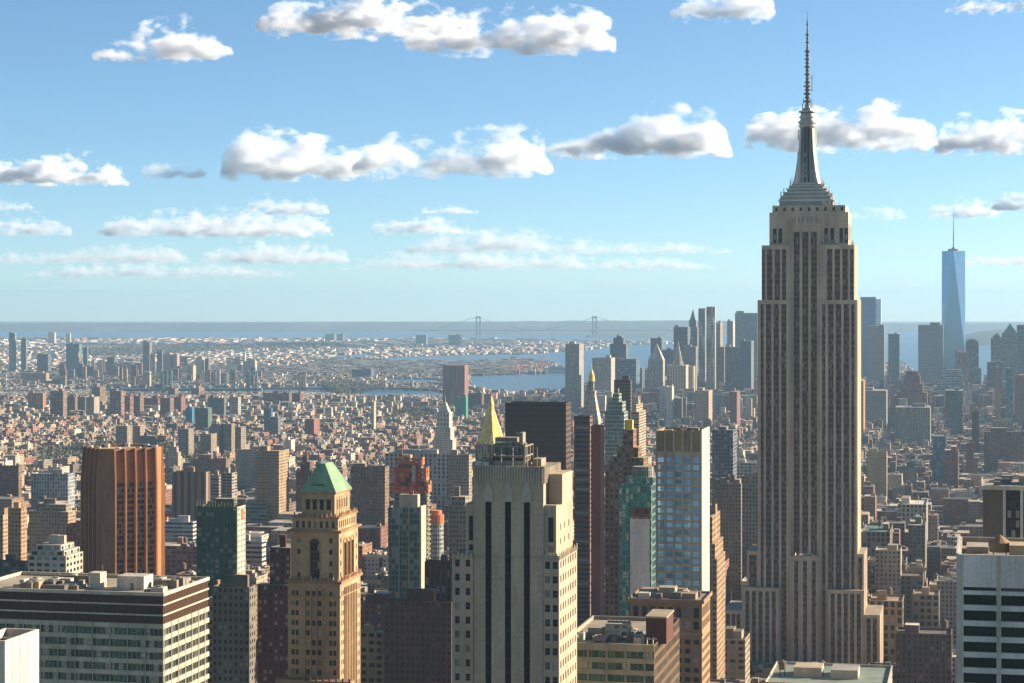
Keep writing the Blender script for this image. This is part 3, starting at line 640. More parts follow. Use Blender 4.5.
# ================================================================== banded office block, bottom left
def banded_office():
    Y = 690.0; x0, y0, w, d = frame(-34, 163.5, 209, Y); Z = lambda p: ZP(p, Y); W2, fy = w/2, -d/2; zt = Z(593)
    t = root('banded_office_block', x0, y0, -TH, 'wide office block with white and brown bands and a flat roof at bottom left', 'office building')
    s = F/Y
    wc = (.66,.61,.50); br = (.10,.055,.03)
    mb = MB(); mb.box(-W2+.8, W2-.8, fy+.8, fy+d-.8, 0, zt-1.2, (.03,.035,.03), 'none', (.40,.36,.30), seed=3)
    t_ = .8
    mb.build('core', M_FAC, t)
    mb = MB()
    for (xa,xb,ya,yb) in ((-W2-.15,W2+.15,fy-.15,fy+.45),(-W2-.15,W2+.15,fy+d-.45,fy+d+.15),(-W2-.15,-W2+.45,fy+.455,fy+d-.455),(W2-.45,W2+.15,fy+.455,fy+d-.455)): mb.box(xa,xb,ya,yb,zt-1.1,zt,wc,'none',(.62,.55,.45),bottom=True)
    mb.build('parapet', M_FAC, t)
    # louvre bands
    z = zt-1.1; n = 0
    def ring(m, o, z0, z1, col, st='none'):
        for (xa,xb,ya,yb) in ((-W2-o,W2+o,fy-o,fy+.8),(-W2-o,W2+o,fy+d-.8,fy+d+o),(-W2-o,-W2+.8,fy+.803,fy+d-.803),(W2-.8,W2+o,fy+.803,fy+d-.803)): m.box(xa,xb,ya,yb,z0,z1,col,st,bottom=True)
    for hb, hw in ((2.7, .5), (2.9, .5), (2.6, .0)):
        m2 = MB(); ring(m2, -.25, z-hb, z, br, (1.5, 50, .9, 1.0, (.06,.032,.02), 1)); m2.build('louvre_band', M_FAC, t); z -= hb
        if hw: m2 = MB(); ring(m2, 0, z-hw, z, wc); m2.build('white_band', M_FAC, t); z -= hw
    zf = z; fh = 3.9
    for k in range(int((z-60)/fh)):
        m2 = MB(); ring(m2, .05, z-1.55, z, (.56,.53,.43), (1.55, 50, .05, 1, (.25,.23,.2))); m2.build('spandrel_band', M_FAC, t)
        m2 = MB(); P = [(-W2+.35,fy+.35),(W2-.35,fy+.35),(W2-.35,fy+d-.35),(-W2+.35,fy+d-.35)]
        m2.prism(P, z-fh+.003, z-1.553, (.33,.32,.27), (1.55, fh-1.5, .91, 2.0, (.06,.09,.075)), cap=False, seed=k*2.7)
        m2.build('window_band', M_GLS, t); z -= fh
    mb = MB(); 
    for k in range(int(w/6.2)+1):
        xx = W2 - .1 - k*6.2; mb.box(xx-.14, xx+.14, fy-.25, fy-.055, 60, zf, (.5,.47,.38))
    for k in range(int(d/6.2)+1):
        yy = fy + .5 + k*6.2; mb.box(W2+.055, W2+.25, yy-.14, yy+.14, 60, zf, (.6,.55,.45))
    mb.build('mullions', M_FAC, t)
    zr = zt-1.2; X = lambda px: W2-(163.5-px)/s*1.02
    wp = lump(t, 'white_penthouse', X(98), X(127), fy+13, fy+21, zr, zr+4.6, (.62,.60,.54), 'none', (.5,.48,.44))
    lump(t, 'penthouse', X(66), X(79), fy+14, fy+19, zr, zr+5.2, (.62,.60,.54), 'none', (.6,.58,.5))
    lump(wp, 'penthouse_door', X(113), X(116), fy+12.93, fy+12.99, zr, zr+2.3, (.2,.18,.15))
    lump(t, 'roof_screen', X(20), X(62), fy+8, fy+9, zr, zr+1.6, (.25,.24,.22)); lump(t, 'roof_screen', X(22), X(66), fy+22, fy+23, zr, zr+3, (.25,.2,.16))
    for k in range(5): lump(t, 'skylight', X(22+k*8), X(27+k*8), fy+11, fy+18, zr, zr+.9, (.5,.5,.47))
    roofkit(t, X(-10), X(62), fy+4, fy+30, zr, 34); roofkit(t, X(100), X(158), fy+24, fy+34, zr, 8); roofkit(t, X(130), X(158), fy+3, fy+30, zr, 6)
    mb = MB()
    for px in (70, 84, 105, 113, 130): mb.bar((X(px),fy+12,zr),(X(px),fy+12,zr+random.uniform(4,9)),.08,(.5,.45,.4),4)
    mb.build('roof_aerial', M_FAC, t)
    # lower rear annexe to the left with white chimneys
banded_office()

def white_corner_block():
    Y = 500.0; x0, y0, w, d = frame(-30, 5, 39, Y); Z = lambda p: ZP(p, Y); W2, fy = w/2, -d/2; zt = Z(641)
    t = root('white_corner_block', x0, y0, -TH, 'plain white rendered block with sunken roof plant in the bottom left corner', 'building')
    mb = MB(); mb.roofed(-W2, W2, fy, fy+d, 0, zt, (.62,.61,.58), 'none', (.12,.12,.11), par=4.0, t=.6); mb.build('white_shell', M_FAC, t)
    for k in range(3): lump(t, 'roof_duct', -W2+1.5, W2-1.5, fy+3+k*5, fy+5.5+k*5, zt-4, zt-1.6, (.1,.1,.1))
    mb = MB(); 
    for k in range(5): mb.box(W2+.003, W2+.06, fy+d*.2*k-.03+.3, fy+d*.2*k+.03+.3, 60, zt, (.5,.48,.44))
    mb.build('panel_joints', M_FAC, t)
white_corner_block()

# ================================================================== orange brick tower set at 45 degrees
def orange_tower():
    Y = 1340.0; s = F/Y; Z = lambda p: ZP(p, Y); zt = Z(449)
    x = T(122.7)*(Y+25); t = root('orange_brick_tower', x, Y+25, -TH, 'orange brick office tower with projecting fins set diagonally to the street', 'office tower')
    b, a = grid(x, Y+25); FOOT.append((b-25,b+25,a-25,a+25))
    L1, L2 = 28.0, 10.0; R = (L1*math.sqrt(2)+L2)/2; h2 = L2/2
    P = [(h2,-R),(R,-h2),(R,h2),(h2,R),(-h2,R),(-R,h2),(-R,-h2),(-h2,-R)]     # ccw from the north chamfer's right end
    oc = (.42,.19,.075); mb = MB()
    mb.prism([(p[0]*.94, p[1]*.94) for p in P], 0, zt-1.5, (.05,.03,.022), 'none', (.42,.33,.26)); mb.build('core', M_FAC, t)
    faces = [(P[i], P[(i+1)%8]) for i in range(8)]
    for i, (p, q) in enumerate(faces):
        L = math.hypot(q[0]-p[0], q[1]-p[1]); ux, uy = (q[0]-p[0])/L, (q[1]-p[1])/L; nx, ny = uy, -ux
        G = lambda u, k, z: (p[0]+ux*u+nx*k, p[1]+uy*u+ny*k, z)
        if L < 15:
            m2 = MB(); A = G(0,0,0); 
            m2.prism([G(.2,-2.5,0)[:2], G(.2,.0,0)[:2], G(L-.2,.0,0)[:2], G(L-.2,-2.5,0)[:2]], 0, zt, oc, 'none', (.5,.3,.15)); m2.build('corner_pier', M_FAC, t)
            m2 = MB(); m2.face([G(L/2-.4,.02,40),G(L/2+.4,.02,40),G(L/2+.4,.02,zt-14),G(L/2-.4,.02,zt-14)], oc, (.8,3.75,.5,.4,DARK)); m2.build('slit_windows', M_FAC, t)
            continue
        nb = 4
        for k in range(nb+1):
            u = L*k/nb; m2 = MB()
            for zA, zB, kA, kB in ((0, zt-22, 2.2, 2.2), (zt-22, zt, 2.2, .6)):
                lo = [G(u-.5,-1.6,0)[:2], G(u-.5,kA,0)[:2], G(u+.5,kA,0)[:2], G(u+.5,-1.6,0)[:2]]; hi = [G(u-.5,-1.6,0)[:2], G(u-.5,kB,0)[:2], G(u+.5,kB,0)[:2], G(u+.5,-1.6,0)[:2]]
                m2.frustum(lo, hi, zA, zB, oc, 'none', (.55,.4,.25))
            m2.build('brick_fin', M_FAC, t)
        for k in range(nb):
            u0, u1 = L*k/nb+.5, L*(k+1)/nb-.5
            m2 = MB(); m2.face([G(u0,-.1,zt-20),G(u1,-.1,zt-20),G(u1,-1.4,zt),G(u0,-1.4,zt)], oc); m2.face([G(u0,-1.4,zt),G(u1,-1.4,zt),G(u1,-2.4,zt),G(u0,-2.4,zt)], (.6,.5,.4))
            m2.prism([G(u0,-1.2,0)[:2], G(u0,-.1,0)[:2], G(u1,-.1,0)[:2], G(u1,-1.2,0)[:2]], zt-21.5, zt-20, oc, bottom=True, cap=False); m2.build('crown_panel', M_FAC, t)
            m2 = MB(); ww = u1-u0; m2.face([G(u0,-1.1,30),G(u1,-1.1,30),G(u1,-1.1,zt-21.5),G(u0,-1.1,zt-21.5)], (.30,.24,.16), (ww/4, 3.75, .8, .60, (.018,.016,.014)), [(0,30-zt+21.5),(ww,30-zt+21.5),(ww,0),(0,0)], 0, k+i*5)
            m2.build('window_bay', M_FAC, t)
            if k % 2 == 0: lump(t, 'roof_cap', G((u0+u1)/2,-3,0)[0]-1.5, G((u0+u1)/2,-3,0)[0]+1.5, G((u0+u1)/2,-3,0)[1]-1, G((u0+u1)/2,-3,0)[1]+1, zt-1.5, zt+.7, (.7,.66,.6))
orange_tower()

# ================================================================== white travertine block with black windows, right edge
def travertine_block():
    Y = 560.0; x0 = T(1010)*Y + 10; W = 58.0; s = F/Y; Z = lambda p: ZP(p, Y)
    th = -TH; xl = T(963.5)*Y
    x0 = xl + W/2*C_ + 22*S_; y0 = Y + 22*C_ - 0
    t = root('travertine_office_block', x0, y0, th, 'white stone office block with wide black windows at the right edge', 'office building'); b, a = grid(x0, y0); FOOT.append((b-W/2,b+W/2,a-22,a+22))
    W2, fy, d = W/2, -22.0, 44.0; zt = Z(557); c = (.66,.68,.72); panes = []
    mb = MB(); pitch = 9.9; fh = 4.22
    cols = []; u = 1.3
    while u + 8.6 < W: cols.append((u, u+8.7)); u += pitch
    rows = []; z = Z(590)-.9
    z -= .0
    rows = [(z, z+.95)]; z = Z(597)
    zz = z - 2.9
    while zz > 60: rows.append((zz, zz+2.75)); zz -= fh
    rows = sorted(rows)
    winwall(mb, panes, (-W2,fy), (W2,fy), 0, zt, cols, rows, c, dep=.9)
    mb.wall((-W2,fy+d),(-W2,fy), 0, zt, c); mb.wall((W2,fy),(W2,fy+d), 0, zt, c); mb.wall((W2,fy+d),(-W2,fy+d), 0, zt, c)
    # parapet ring and roof
    q = .7; Po = [(-W2,fy),(W2,fy),(W2,fy+d),(-W2,fy+d)]; Qi = [(-W2+q,fy+q),(W2-q,fy+q),(W2-q,fy+d-q),(-W2+q,fy+d-q)]
    for i in range(4):
        j = (i+1)%4; mb.face([(*Po[i],zt),(*Po[j],zt),(*Qi[j],zt),(*Qi[i],zt)], (.55,.54,.5)); mb.face([(*Qi[j],zt-2.2),(*Qi[i],zt-2.2),(*Qi[i],zt),(*Qi[j],zt)], (.42,.38,.3))
    mb.face([(*q_,zt-2.2) for q_ in Qi], (.34,.29,.21)); mb.build('stone_shell', M_FAC, t)
    mb = MB()
    for c0, c1 in cols + [(cols[-1][1]+1.2, 0)]: mb.box(-W2+c0-1.0, -W2+c0-.75, fy-.22, fy-.003, 0, zt-.3, (.56,.55,.53)); mb.box(-W2+c0-.5, -W2+c0-.25, fy-.22, fy-.003, 0, zt-.3, (.56,.55,.53))
    mb.build('pilaster_ribs', M_FAC, t)
    mb = MB(); mb.box(-W2-.6, -W2-.003, fy-.0, fy+d, 0, zt+.3, (.55,.55,.56)); mb.build('corner_pier', M_FAC, t)
    # keep panel joints
    mb = MB()
    for k in range(int(W/1.24)): mb.box(-W2+k*1.24-.02, -W2+k*1.24+.02, fy-.02, fy-.003, Z(589), zt-.3, (.36,.36,.36))
    mb.build('panel_joints', M_FAC, t)
    tank(t, -W2+11, fy+17, zt-2.2, r=2.9, h=2.6, leg=1.2, col=(.40,.26,.15), cone_col=(.38,.24,.14))
    lump(t, 'roof_plant', -W2+13.5, -W2+34, fy+8, fy+18, zt-2.2, zt+1.8, (.48,.40,.25), 'none')
    lump(t, 'low_roof_house', -W2+2, -W2+8, fy+22, fy+34, zt-2.2, zt-.4, (.4,.38,.34))
    mb = MB()
    for k in range(9): mb.bar((-W2+14+k*2.2, fy+24, zt-2.2), (-W2+14+k*2.2, fy+24, zt+1.0), .1, (.35,.3,.25), 4)
    for z_ in (zt-.8, zt+.8): mb.bar((-W2+14,fy+24,z_),(-W2+31.6,fy+24,z_),.09,(.35,.3,.25),4)
    mb.build('roof_railing', M_FAC, t)
    windows(t, panes, M_BLACKPANE, 100, 'black')
travertine_block()

def dark_slab():
    Y = 820.0; s = F/Y; Z = lambda p: ZP(p, Y); W, d = 46.0, 40.0; xl = T(983)*Y; x0 = xl + W/2*C_ + d/2*S_; y0 = Y + d/2*C_ - 5
    t = root('dark_slab_tower', x0, y0, -TH, 'dark slab tower with white columns and thin white roof edge behind the white block', 'office tower'); b, a = grid(x0, y0); FOOT.append((b-W/2,b+W/2,a-d/2,a+d/2))
    W2, fy, zt = W/2, -d/2, Z(487)
    mb = MB(); mb.box(-W2, -W2+7.6, fy+.5, fy+d, 0, zt-1, (.17,.125,.10)); mb.build('brown_flank', M_FAC, t)
    mb = MB(); mb.box(-W2+7.603, W2, fy+1, fy+d, 0, zt-1, (.03,.028,.025), (1.6, 3.8, .85, .7, (.015,.015,.014))); mb.build('dark_glass_wall', M_FAC, t)
    for px in (7.6, 14.2, 19.6, 25, 30.4, 35.8, 41.2): lump(t, 'white_column', -W2+px-.55+.5, -W2+px+.55+.5, fy-.2, fy+.99, 0, zt-1.0, (.62,.60,.55))
    mb = MB(); mb.roofed(-W2-.5, W2+.5, fy-.6, fy+d+.4, zt-.99, zt+.6, (.60,.57,.50), 'none', (.36,.33,.28), par=.5); mb.build('roof_slab', M_FAC, t)
    lump(t, 'roof_plant', -W2+14, -W2+40, fy+12, fy+26, zt+.1, zt+3.6, (.42,.37,.29)); roofkit(t, -W2+2, -W2+13, fy+4, fy+36, zt+.1, 6)
dark_slab()

# ================================================================== pale tower with blue windows
def blue_window_tower():
    Y = 1000.0; x0, y0, w, d = frame(655.8, 701, 708.5, Y); Z = lambda p: ZP(p, Y); W2, fy = w/2, -d/2
    t = root('blue_window_tower', x0, y0, -TH, 'pale concrete tower with five columns of bright blue windows', 'apartment tower')
    c = (.46,.41,.33); zt = Z(431); zc = Z(452); panes = []; mb = MB()
    cols = even(5, w, 3.05, .3); fh = 3.45; rows = []; z = Z(458)-2.3
    while z > 60: rows.append((z, z+2.25)); z -= fh
    rows = sorted(rows)
    winwall(mb, panes, (-W2,fy), (W2,fy), 0, zc, cols, rows, (.52,.49,.46), dep=.35)
    mb.wall((W2,fy),(W2,fy+d), 0, zc, (.60,.55,.46)); mb.wall((W2,fy+d),(-W2,fy+d), 0, zc, c); mb.wall((-W2,fy+d),(-W2,fy), 0, zc, c)  # right wall coloured paler to stand for sun on it
    mb.build('lower_wall', M_FAC, t)
    mb = MB()
    edges = [0] + [(cols[i][1]+cols[i+1][0])/2 for i in range(4)] + [w]
    for e in edges: mb.box(-W2+max(0,e-.55), -W2+min(w,e+.55), fy-.55, fy-.003, 0, zt+.3, c)
    mb.build('pier_set', M_FAC, t)
    m2 = MB()
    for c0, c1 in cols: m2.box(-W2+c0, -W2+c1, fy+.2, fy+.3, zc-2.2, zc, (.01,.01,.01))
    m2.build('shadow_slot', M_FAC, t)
    m2 = MB(); m2.roofed(-W2, W2, fy, fy+d, zc, zt, (.36,.27,.16), 'none', (.4,.36,.3), par=2); m2.build('blind_crown', M_FAC, t)
    m2 = MB()
    for c0, c1 in cols:
        for k in range(4): xx = -W2+c0+(c1-c0)*(k+.5)/4; m2.box(xx-.1, xx+.1, fy-.12, fy-.003, zc+.3, zt-.6, (.40,.31,.20))
    m2.build('crown_ribs', M_FAC, t)
    m2 = MB(); m2.box(W2+.003, W2+.5, fy-.3, fy+d, 0, zt+.6, (.62,.56,.46)); m2.build('painted_sunlit_flank', M_FAC, t)  # sunlight on this side put into a paler colour
    roofkit(t, -W2+1, W2-1, fy+2, fy+d-2, zt-2, 6); windows(t, panes, M_BLUEPANE, 100, 'blue')
blue_window_tower()

def teal_tower():
    Y = 935.0; x0, y0, w, d = frame(619, 650.5, 655.5, Y); s = F/Y; Z = lambda p: ZP(p, Y); W2, fy = w/2, -d/2; d = min(d, 22)
    t = root('teal_glass_tower', x0, y0, -TH, 'slim teal glass tower with blank white wall beside the blue windowed tower', 'apartment tower'); X = lambda px: (px-634.7)/s
    g = (.04,.14,.13)
    mb = MB(); mb.box(-W2, W2, fy+1, fy+d, 0, Z(486), (.12,.22,.20), (1.5, 3.4, .86, .72, g)); mb.build('glass_body', M_GLS, t)
    mb = MB(); mb.box(-W2, X(629), fy, fy+.997, 0, Z(488), (.12,.22,.20), (1.5, 3.4, .86, .72, g)); mb.build('glass_corner', M_GLS, t)
    lump(t, 'blank_wall', X(630), W2-.3, fy-.2, fy+.997, 0, Z(519), (.74,.73,.72))
    mb = MB()
    for k in range(22): mb.box(X(630)+.2, W2-.5, fy-.23, fy-.203, Z(519)-2-k*4.2, Z(519)-1.92-k*4.2, (.40,.39,.37))
    for k in range(7): mb.box(X(634)+1.1*k, X(634)+1.1*k+.05, fy-.23, fy-.203, 80, Z(519), (.45,.44,.42))
    mb.build('wall_joints', M_FAC, t)
    lump(t, 'brick_panel', X(633), X(650), fy-.05, fy+.997, Z(519)+.003, Z(508), (.26,.09,.06), 'punch')
    lump(t, 'green_corner_strip', W2-.28, W2+.4, fy-.1, fy+2, 0, Z(490), (.16,.30,.20), (.7, 3.4, .8, .6, g))
    m2 = MB(); m2.box(X(625), X(652), fy+3, fy+12, Z(486), Z(478), (.16,.26,.22), (1.5,3.4,.8,.7,g)); m2.build('upper_setback', M_GLS, t)
    m2 = MB(); m2.cone(X(640), fy+9, 5.0, 4.7, Z(478), Z(468), 14, (.30,.33,.28), (1.2,3,.5,.8,(.08,.1,.09))); m2.build('rooftop_drum', M_FAC, t)
    roofkit(t, -W2+1, X(630), fy+2, fy+12, Z(486), 3)
teal_tower()

# ================================================================== broad brown building in front of it
def brown_block():
    Y = 850.0; x0, y0, w, d = frame(630, 702, 710, Y); s = F/Y; Z = lambda p: ZP(p, Y); W2, fy = w/2, -d/2
    t = root('brown_masonry_block', x0, y0, -TH, 'broad brown masonry building with tall upper windows and crowded roof below the blue windowed tower', 'office building')
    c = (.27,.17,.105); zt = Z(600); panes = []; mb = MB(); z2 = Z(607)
    rows = [(Z(618)-.2, Z(608)), (Z(630), Z(622))]; z = Z(640)
    while z > 85: rows.append((z-1.9, z)); z -= 3.8
    rows = sorted(rows)
    cols = even(8, w, 2.2, .6)
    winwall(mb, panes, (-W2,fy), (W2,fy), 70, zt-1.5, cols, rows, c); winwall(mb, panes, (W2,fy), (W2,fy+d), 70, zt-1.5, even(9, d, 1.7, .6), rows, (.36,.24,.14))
    mb.wall((W2,fy+d),(-W2,fy+d), 70, zt-1.5, c); mb.wall((-W2,fy+d),(-W2,fy), 70, zt-1.5, c); mb.box(-W2, W2, fy, fy+d, 0, 70, c); mb.build('masonry_body', M_FAC, t)
    mb = MB(); mb.roofed(-W2-.9, W2+.9, fy-.9, fy+d+.9, zt-1.5, zt, (.30,.20,.13), 'none', (.26,.23,.19), par=.8); mb.build('cornice', M_FAC, t)
    mb = MB(); mb.box(-W2-.3, W2+.3, fy-.3, fy-.003, Z(636), Z(633), (.34,.23,.15), bottom=True); mb.build('string_course', M_FAC, t)
    X = lambda px: (px-666)/s
    lump(t, 'roof_house', X(656), X(672), fy+9, fy+16, zt-.8, zt+3.4, (.42,.36,.27)); lump(t, 'roof_house', X(680), X(694), fy+6, fy+14, zt-.8, zt+1.6, (.3,.24,.18))
    lump(t, 'roof_house', X(636), X(652), fy+12, fy+18, zt-.8, zt+2.2, (.35,.3,.24)); roofkit(t, -W2+2, W2-2, fy+3, fy+24, zt-.8, 26)
    windows(t, panes, M_PANE, 100)
brown_block()

def striped_block():
    Y = 680.0; x0, y0, w, d = frame(560, 654, 679.5, Y); s = F/Y; Z = lambda p: ZP(p, Y); W2, fy = w/2, -d/2
    t = root('striped_office_block', x0, y0, -TH, 'low office block with beige and green glass stripes and dark red roof house at bottom', 'office building')
    zt = Z(645); c = (.42,.38,.30); X = lambda px: W2-(654-px)/s
    mb = MB(); mb.box(-W2+.6, W2-.6, fy+.6, fy+d-.6, 0, zt-1.2, (.05,.05,.045), 'none', (.33,.30,.25)); mb.build('core', M_FAC, t)
    z = zt; fh = 3.85; k = 0
    while z > 90:
        m2 = MB(); hb = 2.4 if k == 0 else 1.6
        for (xa,xb,ya,yb) in ((-W2,W2,fy,fy+.6),(-W2,W2,fy+d-.6,fy+d),(-W2,-W2+.6,fy+.603,fy+d-.603)): m2.box(xa,xb,ya,yb,z-hb,z,c,'none',bottom=True)
        m2.build('spandrel_band', M_FAC, t)
        m2 = MB(); m2.wall((-W2+.3,fy+.3),(W2-.3,fy+.3), z-fh+.003-(hb-1.6), z-hb-.003, (.2,.2,.16), (2.6, 3, .93, 2.0, (.035,.075,.055)), seed=k*3.3); m2.build('window_band', M_GLS, t)
        z -= fh + (hb-1.6); k += 1
    m2 = MB(); m2.wall((W2,fy),(W2,fy+d), 0, zt, (.15,.095,.05), (1.7, 3.85, .72, .62, (.10,.07,.035)), seed=5); m2.build('bronze_side_wall', M_GLS, t)
    m2 = MB()
    for k in range(5): xx = -W2+w*(k+.5)/5; m2.box(xx-.3, xx+.3, fy-.12, fy-.003, 0, zt, (.40,.36,.28))
    m2.build('pier_set', M_FAC, t)
    zr = zt-1.2
    m2 = MB(); m2.box(X(641), X(662), fy+10, fy+26, zr, zr+8.4, (.10,.03,.022), 'none', (.35,.3,.25)); rh = m2.build('red_roof_house', M_FAC, t)
    lump(rh, 'house_coping', X(640.4), X(662.6), fy+9.6, fy+26.4, zr+8.4, zr+9.0, (.4,.34,.26))
    ct = lump(t, 'cooling_tower', X(596), X(620), fy+16, fy+22, zr+1.0, zr+5.2, (.52,.5,.44), (2.6,2.1,.6,.5,(.12,.12,.11)), (.6,.58,.52))
    for k in range(5):
        m2 = MB(); m2.cone(X(599+k*4.6), fy+19, .8, .8, zr+5.2, zr+5.9, 12, (.3,.3,.28)); m2.build('cooling_fan', M_FAC, ct)
    roofkit(t, X(570), X(640), fy+4, fy+34, zr, 26)
    m2 = MB()
    for px in (645, 651): m2.bar((X(px),fy+4,zr),(X(px),fy+4,zr+2.8),.25,(.6,.58,.5)); m2.bar((X(px),fy+4,zr+2.8),(X(px)+1.3,fy+4,zr+2.4),.25,(.6,.58,.5))
    m2.build('vent_pipe', M_FAC, t)
striped_block()

# ================================================================== simpler towers
PAL = {'tan': (.38,.29,.19), 'buff': (.44,.36,.26), 'cream': (.55,.48,.37), 'white': (.62,.60,.55), 'brick': (.24,.115,.08), 'red': (.28,.09,.06), 'brown': (.20,.13,.09),
       'dbrown': (.11,.075,.055), 'grey': (.30,.29,.27), 'lgrey': (.45,.44,.42), 'dgrey': (.13,.13,.13), 'slate': (.12,.15,.18), 'blue': (.10,.20,.30), 'teal': (.08,.20,.20), 'green': (.09,.16,.13),
       'black': (.035,.03,.028), 'pink': (.42,.30,.25), 'orange': (.45,.24,.11), 'yellow': (.52,.42,.22), 'silver': (.50,.54,.56)}
ROOFS = [(.42,.40,.37),(.55,.54,.52),(.30,.28,.26),(.20,.19,.18),(.48,.43,.36),(.36,.30,.25),(.62,.61,.58),(.14,.13,.12),(.33,.34,.35)]
def solid(name, x, y, rz, label, cat, mb, mat=None, group=None):
    o = mb.build(name, mat or M_FAC); o.location = (x, y, 0); o.rotation_euler = (0,0,rz); tag(o, label, cat, group); return o
def tower(name, label, xl, xc, xr, top, Y, colk, st='punch', roof=None, cat='building', rot=-TH, pent=1, steps=None, dmax=60, tankn=0, mat=None, base=0):
    if xr is None: xr = xc + 2
    x0, y0, w, d = frame(xl, xc, xr, Y); d = min(d, dmax); d = max(d, 8)
    if rot != -TH: x0, y0 = T((xl+xc)/2)*(Y+d/2), Y+d/2
    zt = ZP(top, Y); c = PAL[colk] if isinstance(colk, str) else colk; rf = roof or random.choice(ROOFS); mb = MB(); W2, D2 = w/2, d/2
    seed = random.random()*50
    if steps:                                          # list of (inset px left, inset px right, top row)
        s = F/Y; z = 0; tops = sorted(steps, key=lambda q: -q[2]); a, b2 = 0, 0; lev = [(0,0,tops[0][2])]
        prev = 0; segs = []; 
        for il, ir, tp in tops:
            segs.append((il/s, ir/s, ZP(tp, Y)))
        z0 = 0
        for il, ir, z1 in segs:
            k = min(max(il, ir), D2*.6); mb.box(-W2+il, W2-ir, -D2+k*.7, D2-k*.5, z0, z1, c, st, rf, seed); z0 = z1
        zt = z0; W2a, W2b, Dk = -W2+segs[-1][0], W2-segs[-1][1], D2*.4
    else:
        mb.roofed(-W2, W2, -D2, D2, 0, zt, c, st, rf, seed=seed, par=1.2 if Y < 3500 else .01); W2a, W2b, Dk = -W2, W2, D2
    o = solid(name, x0, y0, rot, label, cat, mb, mat)
    if pent:
        zz = zt - (1.2 if not steps and Y < 3500 else .01)
        for k in range(pent):
            pw = (W2b-W2a)*random.uniform(.2,.42); cxx = random.uniform(W2a+pw/2, W2b-pw/2); pd = Dk*random.uniform(.4,.8)
            lump(o, 'penthouse', cxx-pw/2, cxx+pw/2, -pd*.5, pd*.7, zz, zz+random.uniform(3.5,6.5), (lambda f: tuple(v*f for v in c))(random.uniform(.7,1.15)), 'none', random.choice(ROOFS))
    for k in range(tankn): tank(o, random.uniform(W2a+3, max(W2a+3.1, W2b-3)), random.uniform(-Dk*.5, Dk*.6), zt-1.2, leg=3.5)
    o['_top'] = zt
    return o, w, d, zt

